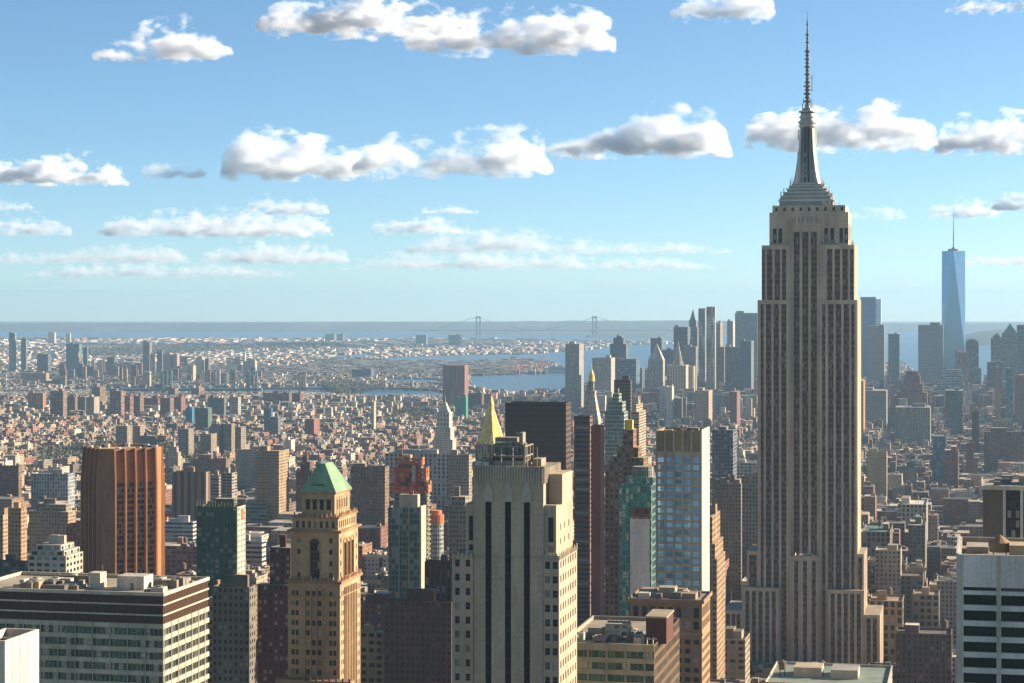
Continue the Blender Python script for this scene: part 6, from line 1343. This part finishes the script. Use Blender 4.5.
# ================================================================== port cranes and ship
for i, px in enumerate((514, 518, 524, 540, 543.5)):
    Y = 8150.0+i*35; x = T(px)*Y; t = root('container_crane', x, Y, random.uniform(-.3,.3), 'red container crane on the quay, number at %s' % px, 'crane', 'red harbour cranes on the quay'); t['label'] = ['leftmost of the red harbour cranes on the quay','second of the red harbour cranes from the left','middle of the five red harbour cranes','fourth of the red harbour cranes, by the tall one','tallest red harbour crane nearest the white ship'][i]
    h = 46 + (12 if i > 2 else 0); mb = MB()
    for a in (-10, 10):
        for b_ in (-9, 9): mb.bar((a,b_,0),(a,b_,h*.62),1.2,(.50,.13,.08),4)
    mb.bar((-10,0,h*.62),(10,0,h*.62),1.5,(.50,.13,.08),4); mb.build('crane_frame', M_FAC, t)
    mb = MB(); mb.bar((-26,0,h*.62),(30,0,h*.62),1.4,(.50,.13,.08),4); mb.bar((-2,0,h*.62),(0,0,h),1.1,(.5,.13,.08),4); mb.bar((0,0,h),(28,0,h*.62),.5,(.5,.13,.08),4); mb.build('crane_boom', M_FAC, t)
t = root('white_ship', T(558)*8000, 8000, .1, 'white cruise ship moored beside the red cranes', 'ship')
mb = MB(); P = [(-44,-8),(38,-8),(50,0),(38,8),(-44,8)]; mb.prism(P, .4, 11, (.65,.65,.64)); mb.build('hull', M_FAC, t); mb = MB(); mb.box(-38,30,-7,7,11,21,(.7,.7,.68),'band'); mb.box(-30,18,-6,6,21,26,(.7,.7,.68)); mb.build('superstructure', M_FAC, t); mb = MB(); mb.cone(-14,0,3,2.4,26,33,10,(.2,.25,.4)); mb.build('funnel', M_FAC, t)
for i, (px, py) in enumerate(((499,333.4),(120,326.6),(240,327.6))): 
    Y = min(GY(py), 24000); x = T(px)*Y; mb = MB(); mb.prism([(-90,-14),(80,-14),(110,0),(80,14),(-90,14)], .5, 16, (.5,.5,.5)); mb.box(-85,-50,-12,12,16,38,(.6,.6,.6)); o = solid('cargo_ship', x, Y, 0, ['cargo ship nearest the far bridge tower','leftmost pale cargo ship on the far water','pale cargo ship right of the leftmost one on the water'][i], 'ship', mb)

# ================================================================== street blocks and countless smaller buildings
def clash(b0, b1, a0, a1):
    for f in FOOT:
        if b0 < f[1]+2 and b1 > f[0]-2 and a0 < f[3]+2 and a1 > f[2]-2: return True
    return False
pave = MB(); LOTS = []
b_off, a_off = grid(T(712)*1400, 1400)
BW, AV = 238.0, 30.0; RW, STW = 61.0, 19.0
for ia in range(-2, 62):
    a0 = a_off - 1400 + 640 + ia*(RW+STW)
    for ib in range(-10, 8):
        b0 = b_off + AV/2 + ib*(BW+AV)
        x, y = ungrid(b0+BW/2, a0+RW/2)
        if y < 700 or y > 4600: continue
        px = CX+F*x/y; mrg = 140*F/y
        if px < -180-mrg or px > 1204+mrg: continue
        P = [ungrid(b0-4, a0-4), ungrid(b0+BW+4, a0-4), ungrid(b0+BW+4, a0+RW+4), ungrid(b0-4, a0+RW+4)]
        if y < 3600: pave.prism([(p[0],p[1]) for p in P], 0.01, .16, (.24,.23,.21))
        for side in (0, 1):
            b = b0
            while b < b0+BW-6:
                wv = random.choice([6,7,8,9,12,16,24]) if y > 3000 else random.choice([8,8,12,15,20,24,30]) if y > 2500 else random.choice([12,16,20,25,30,40,48])
                wv = min(wv, b0+BW-b); dv = RW/2 - random.choice([0,0,3,6,9]); 
                av0 = a0 if side == 0 else a0+RW-dv
                LOTS.append((b, b+wv-.05, av0, av0+dv)); b += wv
o = pave.build('pavement', M_PAVE); tag(o, 'raised pavements around the street blocks', None, None, 'structure')
mb = MB()
for ib in range(-10, 8):
    bb = b_off + ib*(BW+AV)
    p, q = ungrid(bb, 500), ungrid(bb, 4600)
    P = [ungrid(bb-10.9,500), ungrid(bb+10.9,500), ungrid(bb+10.9,4600), ungrid(bb-10.9,4600)]
    mb.face([(x_,y_,.02) for x_, y_ in P], (.05,.05,.05), 'none')
o = mb.build('avenue_roads', M_ROAD); tag(o, 'asphalt avenues running away between the blocks', None, None, 'structure')
mb = MB()
for ib in range(-3, 3):
    for ln in (-3.6, 0, 3.6):
        bb = b_off + ib*(BW+AV) + ln
        for k in range(60):
            a = 900 + k*26; P = [ungrid(bb-.12,a), ungrid(bb+.12,a), ungrid(bb+.12,a+9), ungrid(bb-.12,a+9)]; mb.face([(x_,y_,.03) for x_, y_ in P], (.7,.7,.68))
o = mb.build('lane_markings', M_FAC); tag(o, 'white dashed lane markings on the avenues', None, None, 'structure')

CITYW = 1
CITYC = [(.26,.13,.09),(.24,.11,.08),(.30,.21,.14),(.36,.28,.19),(.42,.36,.27),(.50,.46,.38),(.58,.56,.51),(.28,.26,.23),(.20,.16,.13),(.33,.17,.11),(.40,.31,.24),(.17,.13,.11)]
CNAME = ['brick','dark brick','brown stone','tan brick','buff stone','cream stone','white painted','grey stone','dark brown','red brick','sandy brick','sooty brown']
def lot_height(px, y):
    if y < 1700: h = random.choice([28,34,42,48,55,62,70])
    elif y < 2400: h = random.choice([18,22,26,32,38,44,52,60])
    elif y < 3200: h = random.choice([11,13,15,17,19,22,26,38])
    else: h = random.choice([10,11,12,14,15,16,18,24])
    if px < 480 and y > 1900: h *= .78
    if 1400 < y < 3200 and 860 < px: h *= .82
    if 715 < px < 905 and y < 1300: h = min(h, 42)
    return h * random.uniform(.9, 1.1)
# rows above which nothing anonymous may rise, so the landmarks stay visible
def cap_row(px, y):
    g = GYrow(y)
    return g
def GYrow(y): return EYE + CAMZ*F/y
near, mass = [], []
for (b0, b1, a0, a1) in LOTS:
    if clash(b0, b1, a0, a1): continue
    x, y = ungrid((b0+b1)/2, a0)
    px, _ = PXY(x, y, 0)
    if y < 820 or px < -180 or px > 1220: continue
    h = lot_height(px, y); _, pt = PXY(x, y, h)
    if pt > 700: continue
    if inpoly(px, EYE+CAMZ*F/y, [(36,470),(30,455),(120,446),(205,448),(200,464),(120,470)]): continue
    near.append((y, b0, b1, a0, a1, h, px, pt))
near.sort()
# landmarks used to say where a small building stands
MARKS = [(123,'the orange brick tower'),(325,'the green pyramid roof'),(405,'the orange netted tower'),(222,'the green netted tower'),(488,'the gold pyramid tower'),(590,'the red brick slabs'),(640,'the teal tower'),(678,'the blue windowed tower'),(807,'the limestone skyscraper'),(910,'the cream gridded office'),(1000,'the dark slab tower'),(50,'the grey blue gridded block'),(442,'the white clock tower'),(538,'the black office tower'),(730,'the brown cornice block'),(270,'the sunlit tan tower')]
USED = {}
def where(px):
    m = min(MARKS, key=lambda q: abs(q[0]-px)); d = px-m[0]
    return ('directly behind ' if abs(d) < 12 else ('left of ' if d < 0 else 'right of ')) + m[1]
ORD = ['nearest','second nearest','third nearest','fourth nearest','fifth nearest','sixth nearest','seventh nearest','eighth nearest','ninth nearest','tenth nearest','eleventh nearest','twelfth nearest','thirteenth nearest','fourteenth nearest']
indiv = 0; arr = []
def label_for(ci, h, roofw, extra, px, y):
    size = 'low' if h < 22 else ('midsize' if h < 45 else 'tall'); w = where(px)
    base = (size, CNAME[ci], roofw, extra, w); k = USED.get(base, 0); USED[base] = k+1
    pre = '' if k == 0 else ORD[min(k, 13)] + ' '
    txt = f'{pre}{size} {CNAME[ci]} building, {roofw} roof{extra}, {w}'
    return txt if len(txt.split()) <= 16 else txt.replace(' with tank', '')
for (y, b0, b1, a0, a1, h, px, pt) in near:
    ci = int(rng.integers(len(CITYC))); c0 = CITYC[ci]; v = random.uniform(.85,1.12); c = tuple(k*v for k in c0)
    ri = random.randrange(6); rname = ['pale grey','white','dark','sandy','black','brown'][ri]; rf = [(.40,.39,.37),(.60,.59,.56),(.17,.16,.15),(.46,.41,.34),(.07,.07,.07),(.26,.2,.16)][ri]
    st = random.choice(['punch','punch2','wide','punch','grid' if ci in (6,7) else 'punch2'])
    if -10 < px < 1034 and indiv < 300 and (560 < pt < 690 or (y < 2600 and pt > 470)):
        indiv += 1
        mb = MB(); W2, D2 = (b1-b0)/2, (a1-a0)/2; x, y_ = ungrid((b0+b1)/2, (a0+a1)/2)
        form = random.random()
        if form < .25 and h > 34:
            k = h*random.uniform(.62,.82); mb.roofed(-W2,W2,-D2,D2,0.17,k,c,st,rf); i1, i2 = W2*.18, D2*.22; mb.roofed(-W2+i1,W2-i1,-D2+i2,D2-i2,k-.99,h,c,st,rf); zr = h-1; rx, ry = W2-i1-1, D2-i2-1
        elif form < .4 and W2 > 9:
            mb.roofed(-W2,-W2*.12,-D2,D2,0.17,h,c,st,rf); mb.roofed(W2*.12,W2,-D2,D2,0.17,h,c,st,rf); mb.roofed(-W2*.119,W2*.119,-D2*.2,D2,0.17,h-.3,c,st,rf); zr = h-1; rx, ry = W2*.95, D2*.9
        else: mb.roofed(-W2,W2,-D2,D2,0.17,h,c,st,rf); zr = h-1; rx, ry = W2-1, D2-1
        hast = random.random() < .5
        o = solid('city_building', x, y_, -TH, label_for(ci, h, rname, ' with tank' if hast else '', px, y), 'building', mb, None, 'smaller city buildings between the towers')
        if random.random() < .6:
            m2 = MB(); cc = tuple(min(.7,k*1.25) for k in c); m2.box(-W2-.35,W2+.35,-D2-.4,-D2-.003,h-2.2,h+.2,cc,bottom=True); m2.build('cornice', M_FAC, o)
        if random.random() < .75:
            bw, bd, bh = min(rx*.8, random.uniform(3,8)), min(ry*.8, random.uniform(3,7)), random.uniform(3,5.5); bx = random.uniform(-rx+bw/2, rx-bw/2) if rx > bw/2 else 0
            by = random.uniform(0, max(.1, ry-bd)); lump(o, 'stair_bulkhead', bx-bw/2, bx+bw/2, by-bd/2, by+bd/2, zr, zr+bh, (lambda f: tuple(k*f for k in c))(random.uniform(.8,1.3)), 'none', random.choice(ROOFS))
        if hast: tank(o, random.uniform(-rx*.7, rx*.7), random.uniform(-ry*.7, -ry*.1), zr, r=random.uniform(1.6,2.2), leg=random.uniform(2,4.5))
        if y < 2100: roofkit(o, -rx, rx, -ry, ry, zr, random.randint(3, 7))
    else:
        x, y_ = ungrid((b0+b1)/2, (a0+a1)/2); arr.append((x, y_, TH, (b1-b0), (a1-a0), 0.17, h, c, rf, st))
        n = 1 + (random.random() < .5)
        for k in range(n):
            bw, bd = random.uniform(2.5,6), random.uniform(2.5,5); xx = x+random.uniform(-1,1)*max(0,(b1-b0)/2-3); yy = y_+random.uniform(-1,1)*max(0,(a1-a0)/2-3)
            arr.append((xx, yy, TH, bw, bd, h-.1, h+random.uniform(2,4.5), (lambda k: tuple(min(.7,q*k) for q in c))(random.uniform(.7,1.6)), random.choice(ROOFS), 'none'))

# the rest of the city as far as the shore
def district(x, y): return (int(math.floor(x/900)) * 7 + int(math.floor(y/1100)) * 13) % 5
ROTS = [-.22, -.12, .16, -.3, .05]
def soft(px, py):                                       # parks: no houses
    for P in PARKS:
        if inpoly(px, py, P): return True
    return False
PARKS = [[(36,470),(30,455),(120,446),(205,448),(200,464),(120,470)], [(385,422),(402,412),(432,411),(436,420),(410,430),(385,432)], [(70,352),(160,348),(240,347),(250,350),(160,355),(90,358)], [(256,345),(340,345),(345,349),(262,350)], [(975,428),(1015,426),(1024,438),(990,440)],[(128,382),(160,378),(164,384),(130,386)],[(320,388),(345,384),(372,390),(340,396)]]
y = 4450.0
def far_h(px, y):
    if y < 6300:
        if px > 590: return random.choice([14,16,18,22,26,30,40,62])
        return random.choice([8,9,10,11,12,13,15,22])
    return random.choice([5,6,6,7,7,8,9,13]) * (1.0 if y < 11000 else 1.3)
while y < 15600:
    cell = max(20.0, y/250.0); step = max(20.0, cell*(.9 if y < 8000 else .9 + (y-8000)/9000*1.8))
    hw = (700/F)*y; x = -hw
    while x < hw:
        X = x + random.uniform(-.08,.08)*cell; Yv = y + (.22*math.sin(x/310+y/170)+random.uniform(-.14,.14))*step; px = CX+F*X/Yv; py = GYrow(Yv); x += cell*random.uniform(.8,1.25)
        if wet(px, py) or soft(px, py) or random.random() < .08: continue
        g = grid(X, Yv)
        if clash(g[0]-8, g[0]+8, g[1]-8, g[1]+8): continue
        h = far_h(px, Yv)
        if 5600 < Yv < 6420 and px < 450: h = min(h, 8)
        if Yv > 6400 and 60 < px < 260 and Yv < 8600 and random.random() < .05: h = random.uniform(25,55)
        w_ = cell*random.uniform(.35,1.02); d_ = step*random.uniform(.4,.8); ci = int(rng.integers(len(CITYC))); v = random.uniform(.8,1.3)
        c = tuple(min(.75, k*v) for k in CITYC[ci]) if random.random() < .7 else random.choice([(.62,.60,.56),(.5,.52,.52),(.68,.62,.54),(.25,.30,.33)]); arr.append((X, Yv, -ROTS[district(X, Yv)] if Yv > 4600 else TH, w_, d_, 0, h, c, random.choice(ROOFS), 'punch' if Yv < 8000 else 'none'))
    y += step
def boxes_np(name, arr, mat, label, extra=None):
    n = len(arr); x = np.array([a[0] for a in arr]); y = np.array([a[1] for a in arr]); th = np.array([a[2] for a in arr]); w = np.array([a[3] for a in arr])/2; d = np.array([a[4] for a in arr])/2; z0 = np.array([a[5] for a in arr]); z1 = np.array([a[6] for a in arr])
    cs, sn = np.cos(th), np.sin(th); V = np.zeros((n,8,3)); sg = [(-1,-1),(1,-1),(1,1),(-1,1)]
    for k, (sx, sy) in enumerate(sg):
        lx, ly = sx*w, sy*d; X = x + lx*cs + ly*sn; Y = y - lx*sn + ly*cs
        for t_, z in ((0, z0),(4, z1)): V[:,k+t_,0] = X; V[:,k+t_,1] = Y; V[:,k+t_,2] = z
    fc = np.array([[0,1,5,4],[1,2,6,5],[2,3,7,6],[3,0,4,7],[4,5,6,7]]); Fc = (np.arange(n)[:,None,None]*8 + fc[None]).reshape(-1,4)
    me = bpy.data.meshes.new(name); me.vertices.add(n*8); me.vertices.foreach_set('co', V.ravel()); me.loops.add(n*20); me.loops.foreach_set('vertex_index', Fc.ravel().astype(np.int32)); me.polygons.add(n*5)
    me.polygons.foreach_set('loop_start', np.arange(0, n*20, 4, dtype=np.int32)); me.polygons.foreach_set('loop_total', np.full(n*5, 4, dtype=np.int32)); me.update(calc_edges=True); me.polygons.foreach_set('use_smooth', np.zeros(n*5, dtype=bool))
    UV = np.zeros((n,5,4,2)); H = z1-z0; sd = rng.random(n)*50
    for f, L in ((0,2*w),(1,2*d),(2,2*w),(3,2*d)):
        UV[:,f,1,0] = L; UV[:,f,2,0] = L; UV[:,f,0,1] = -H; UV[:,f,1,1] = -H
    UV[:,4,1,0] = 2*w; UV[:,4,2,0] = 2*w; UV[:,4,2,1] = 2*d; UV[:,4,3,1] = 2*d
    uvl = me.uv_layers.new(name='UVMap'); uvl.data.foreach_set('uv', UV.astype(np.float32).ravel())
    Cc = np.zeros((n,5,3)); A = np.zeros((n,5,3)); B = np.zeros((n,5,3)); Gc = np.full((n,5,3), .025)
    Cc[:,:4] = np.array([a[7] for a in arr])[:,None]; Cc[:,4] = np.array([a[8] for a in arr])
    stl = [ST[a[9]] for a in arr]; A[:,:4] = np.array([[s_[0],s_[1],s_[2]] for s_ in stl])[:,None]; A[:,4] = (0,3,0)
    B[:,:4,0] = np.array([s_[3] for s_ in stl])[:,None]; B[:,:,1] = sd[:,None] + np.arange(5)[None]*7.3
    for nm, ar in (('wcol',Cc),('sta',A),('stb',B),('gcol',Gc)):
        at = me.attributes.new(nm, 'FLOAT_VECTOR', 'FACE'); at.data.foreach_set('vector', ar.astype(np.float32).ravel())
    o = obj(name, me, None, [mat]); tag(o, label, None, None, 'stuff'); return o
boxes_np('small_city_buildings', arr, M_FAC, 'countless small houses and blocks filling the city to the shore')
print('INDIV', indiv, 'MASS', len(arr))

# woods and park trees, too many to count
def woods():
    V, Fc = [], []
    def tree(x, y, r, h):
        n = 14
        for k in range(n):
            a = random.uniform(0, 2*math.pi); q = r*random.random()**.5; z = h*random.uniform(.35,1); s = r*random.uniform(.3,.6); cx_, cy_ = x+q*math.cos(a), y+q*math.sin(a)
            i = len(V); V.extend([(cx_+random.uniform(-s,s), cy_+random.uniform(-s,s), z+random.uniform(-s,s)) for _ in range(4)]); Fc.extend([(i,i+1,i+2),(i,i+2,i+3),(i,i+3,i+1)])
    for P in PARKS:
        xs = [p[0] for p in P]; ys = [p[1] for p in P]; n = 0
        y0, y1 = GY(max(ys)), GY(min(ys)); tot = 520
        for k in range(tot*6):
            Y = random.uniform(y0, y1); px = random.uniform(min(xs), max(xs))
            if not inpoly(px, GYrow(Y), P): continue
            sc = max(1, Y/5000); tree(T(px)*Y, Y, 6*sc, 13*sc**.5); n += 1
            if n > tot: break
    for k in range(1500):                                # street trees of the low quarters
        Y = random.uniform(2600, 8500); px = random.uniform(0, 1024); py = GYrow(Y)
        if not wet(px, py): tree(T(px)*Y, Y, 5.5, 17)
    me = bpy.data.meshes.new('park_trees'); me.from_pydata(V, [], Fc); me.update(); o = obj('park_trees', me, None, [M_WOOD]); tag(o, 'thin spring woodland in the far parks', None, None, 'stuff')
woods()
for i, P in enumerate(PARKS): sheet('park_ground', P, .4+.03*i, M_WOOD, label='bare park ground')

# ================================================================== clouds
def cloud_mat(top, Wd, H, hw, dens, seed, erode, amp):
    m, t, b, out = nt('cloud_vapour'); t.nodes.remove(b)
    tc_ = N(t, 'ShaderNodeTexCoord'); p = N(t, 'ShaderNodeSeparateXYZ', None, (tc_.outputs['Object'],))
    u = math_(t, 'ADD', math_(t, 'DIVIDE', p.outputs[0], Wd), .5)
    fc = N(t, 'ShaderNodeFloatCurve'); cm = fc.mapping; cv = cm.curves[0]
    us = [0, .03] + [q[0] for q in top if .06 < q[0] < .94] + [.97, 1.0]
    hs = [0.001, float(np.interp(.03, [q[0] for q in top], [q[1] for q in top]))*.6] + [q[1] for q in top if .06 < q[0] < .94] + [float(np.interp(.97, [q[0] for q in top], [q[1] for q in top]))*.6, .001]
    cv.points[0].location = (us[0], hs[0]); cv.points[1].location = (us[-1], hs[-1])
    for a_, h_ in list(zip(us, hs))[1:-1]: cv.points.new(a_, h_)
    cm.update(); t.links.new(u, fc.inputs['Value'])
    v = math_(t, 'DIVIDE', p.outputs[2], H); w = math_(t, 'DIVIDE', p.outputs[1], hw)
    e = math_(t, 'SUBTRACT', 1.0, math_(t, 'DIVIDE', v, math_(t, 'MAXIMUM', fc.outputs[0], .02)))
    e = math_(t, 'SUBTRACT', e, math_(t, 'MULTIPLY', math_(t, 'MULTIPLY', w, w), .9))
    of = N(t, 'ShaderNodeVectorMath', 'ADD', (tc_.outputs['Object'], (seed*1000.0, seed*300.0, 0)))
    of = N(t, 'ShaderNodeVectorMath', 'MULTIPLY', (of.outputs[0], (.7, .8, 1.15)))
    n = N(t, 'ShaderNodeTexNoise'); t.links.new(of.outputs[0], n.inputs['Vector']); n.inputs['Scale'].default_value = 2.3/H; n.inputs['Detail'].default_value = 6; n.inputs['Roughness'].default_value = .56
    n2 = N(t, 'ShaderNodeTexNoise'); t.links.new(of.outputs[0], n2.inputs['Vector']); n2.inputs['Scale'].default_value = .75/H; n2.inputs['Detail'].default_value = 1
    e = math_(t, 'ADD', e, math_(t, 'MULTIPLY', math_(t, 'SUBTRACT', n.outputs[0], erode), 4.2*amp))
    e = math_(t, 'ADD', e, math_(t, 'MULTIPLY', math_(t, 'SUBTRACT', n2.outputs[0], .5), 2.2*amp))
    e = math_(t, 'SUBTRACT', e, .18)
    # flat but ragged base
    bs = N(t, 'ShaderNodeMapRange', None, (math_(t, 'ADD', v, math_(t, 'MULTIPLY', math_(t, 'SUBTRACT', n.outputs[0], .5), 1.3)), .10, .34, 0, 1)).outputs[0]
    dn = N(t, 'ShaderNodeMapRange', None, (e, 0.0, 1.15, 0, dens)).outputs[0]
    ve = t.nodes.new('ShaderNodeVolumePrincipled'); ve.inputs['Color'].default_value = (.94,.96,.985,1) if dens*H/21 > .3 else (.86,.91,.96,1); ve.inputs['Anisotropy'].default_value = .15
    t.links.new(math_(t, 'MULTIPLY', dn, bs), ve.inputs['Density']); t.links.new(ve.outputs[0], out.inputs['Volume']); return m
def cloud(label, xa, xb, yt, yb, base=1250.0, dens=1.0, prof=None, seedv=0, erode=.52, amp=1.0):
    Y = (base-CAMZ)/((EYE-yb)/F); s = F/Y; X0, X1 = T(xa)*Y, T(xb)*Y; H = (yb-yt)/s*1.08; Wd = X1-X0; hw = min(Wd*.3, H*2.0)
    prof = prof or [(0,.6),(.5,1),(1,.6)]; top = [(u, float(np.interp(u, [p[0] for p in prof], [p[1] for p in prof]))) for u in (0,.12,.25,.38,.5,.62,.75,.88,1)]
    V, Fc = [], []; n = 36; m_ = 12
    for i in range(n+1):
        u = i/n; h = H*float(np.interp(u, [q[0] for q in top], [q[1] for q in top]))*(1.0 if 0 < i < n else .3); rr = (math.sin(math.pi*u)**.35 if 0 < i < n else .1)
        for k in range(m_):
            a = math.pi*k/(m_-1); V.append((-Wd/2+Wd*u, hw*1.05*rr*math.cos(a), max(0,math.sin(a))**.6*h*1.3 if 0 < k < m_-1 else 0))
    for i in range(n):
        for k in range(m_): a = i*m_+k; b_ = i*m_+(k+1)%m_; Fc.append((a, b_, b_+m_, a+m_))
    Fc.append(tuple(range(m_-1,-1,-1))); Fc.append(tuple(n*m_+k for k in range(m_)))
    me = bpy.data.meshes.new('cloud'); me.from_pydata(V, [], Fc); me.update()
    import bmesh
    bm = bmesh.new(); bm.from_mesh(me); bmesh.ops.recalc_face_normals(bm, faces=bm.faces); bm.to_mesh(me); bm.free()
    mt = cloud_mat(top, Wd, H, hw, dens*21.0/H, seedv, erode, amp)
    o = obj('cloud', me, None, [mt]); o.location = ((X0+X1)/2, Y, base)
    bb = max(Wd, hw*2, H)
    mt.cycles.volume_step_rate = max(.02, min(1.0, (H/22)/(bb/10))) if hasattr(mt.cycles, 'volume_step_rate') else 1
    tag(o, label, 'cloud', 'clouds drifting over the city'); return o
CL = [
 ('white cloud with grey left side, high at upper left', 92, 238, 16, 60, 0.55, [(0,.35),(.3,.55),(.45,1),(.7,.7),(1,.2)]),
 ('long puffy cloud cut by the top edge, left of the mast', 255, 470, -6, 34, 0.55, [(0,.5),(.35,.75),(.6,.8),(1,.7)]),
 ('bright puffy cloud right of the long one at the top edge', 400, 618, 4, 52, 0.55, [(0,.5),(.35,1),(.6,.8),(1,.6)]),
 ('thin pale cloud touching the top edge, above the mast', 668, 778, -8, 22, .22, [(0,.6),(.6,1),(1,.6)]),
 ('pale cloud at the top right corner', 945, 1050, -10, 12, .22, [(0,.3),(1,1)]),
 ('lumpy grey and white cloud in the middle sky, left half', 220, 400, 134, 180, 0.42, [(0,.6),(.25,1),(.5,.75),(1,.5)]),
 ('lumpy grey and white cloud in the middle sky, right half', 350, 556, 128, 176, 0.42, [(0,.4),(.3,.8),(.55,.7),(.8,1),(1,.5)]),
 ('brightest big cloud with dark left end and domed white right end', 540, 734, 106, 157, 0.85, [(0,.3),(.3,.5),(.5,.9),(.65,1),(.85,.9),(1,.5)], .45),
 ('cloud bank passing behind the mast', 738, 940, 111, 151, 0.42, [(0,.6),(.3,.8),(.8,1),(1,.5)]),
 ('cloud right of the bank behind the mast', 934, 1060, 117, 154, 0.42, [(0,.6),(.4,1),(1,.7)]),
 ('flat based bright cloud at the left edge', -20, 130, 158, 185, 0.42, [(0,.6),(.7,1),(1,.4)]),
 ('small faint cloud right of the left edge cloud', 140, 208, 161, 179, 0.09, [(0,.8),(1,.5)]),
 ('small pale cloud above the white stripe cloud', 240, 330, 196, 215, .22, None),
 ('pale elongated cloud in the lower left sky', 96, 334, 211, 237, .22, [(0,.5),(.5,1),(1,.8)]),
 ('small pale cloud low at the left edge', -20, 72, 216, 236, 0.17, None),
 ('tiny faint grey cloud at the left edge', -20, 34, 199, 211, 0.09, None),
 ('small bright cloud right of the tapered tower spire', 924, 1002, 196, 219, .22, [(0,.3),(.5,1),(1,.5)]),
 ('tiny faint cloud right of the mast base', 846, 908, 204, 220, 0.09, None),
 ('small cloud at the right edge of the lower sky', 990, 1060, 194, 211, .22, None),
 ('long low band of grey cloud at left', -30, 190, 243, 264, 0.09, [(0,.7),(.3,.4),(.6,.8),(1,.8)]),
 ('low grey cloud in the centre left sky', 196, 352, 240, 264, 0.17, [(0,.4),(.5,1),(1,.5)]),
 ('long dark grey cloud streak in the centre sky', 400, 740, 231, 254, 0.09, [(0,.4),(.3,1),(.6,.5),(1,.3)]),
 ('long faint cloud streak low over the centre', 330, 724, 252, 270, 0.09, [(0,.5),(.3,1),(1,.4)]),
 ('faint grey streak low at right', 955, 1060, 252, 267, 0.09, None),
 ('lowest faint streak of cloud over the left shore', 20, 300, 264, 278, 0.09, None),
 ('thin small streak between the middle clouds', 366, 474, 219, 235, 0.09, None),
 ('wispy streak above the black office tower', 420, 480, 206, 214, 0.09, None),
]
for i, (lab, xa, xb, yt, yb, dn, pf, *am) in enumerate(CL): cloud(lab, xa, xb, yt, yb, dens=dn, prof=pf, seedv=i, amp=am[0] if am else 1.0)

# ================================================================== haze
me = bpy.data.meshes.new('haze'); X, Ya, Yb, z0, z1 = 17000, -400, 32500, -1.0, 456.0
me.from_pydata([(-X,Ya,z0),(X,Ya,z0),(X,Yb,z0),(-X,Yb,z0),(-X,Ya,z1),(X,Ya,z1),(X,Yb,z1),(-X,Yb,z1)], [], [(0,3,2,1),(4,5,6,7),(0,1,5,4),(1,2,6,5),(2,3,7,6),(3,0,4,7)])
m = bpy.data.materials.new('air_haze'); m.use_nodes = True; t = m.node_tree; t.nodes.clear(); out = t.nodes.new('ShaderNodeOutputMaterial'); v = t.nodes.new('ShaderNodeVolumePrincipled')
v.inputs['Color'].default_value = (.38,.60,.80,1); v.inputs['Density'].default_value = HAZE if 'HAZE' in globals() else 3.6e-5; v.inputs['Anisotropy'].default_value = 0.2
t.links.new(v.outputs[0], out.inputs['Volume'])
hz = obj('haze', me, None, [m]); tag(hz, 'thin blue haze over the city', None, None, 'stuff')
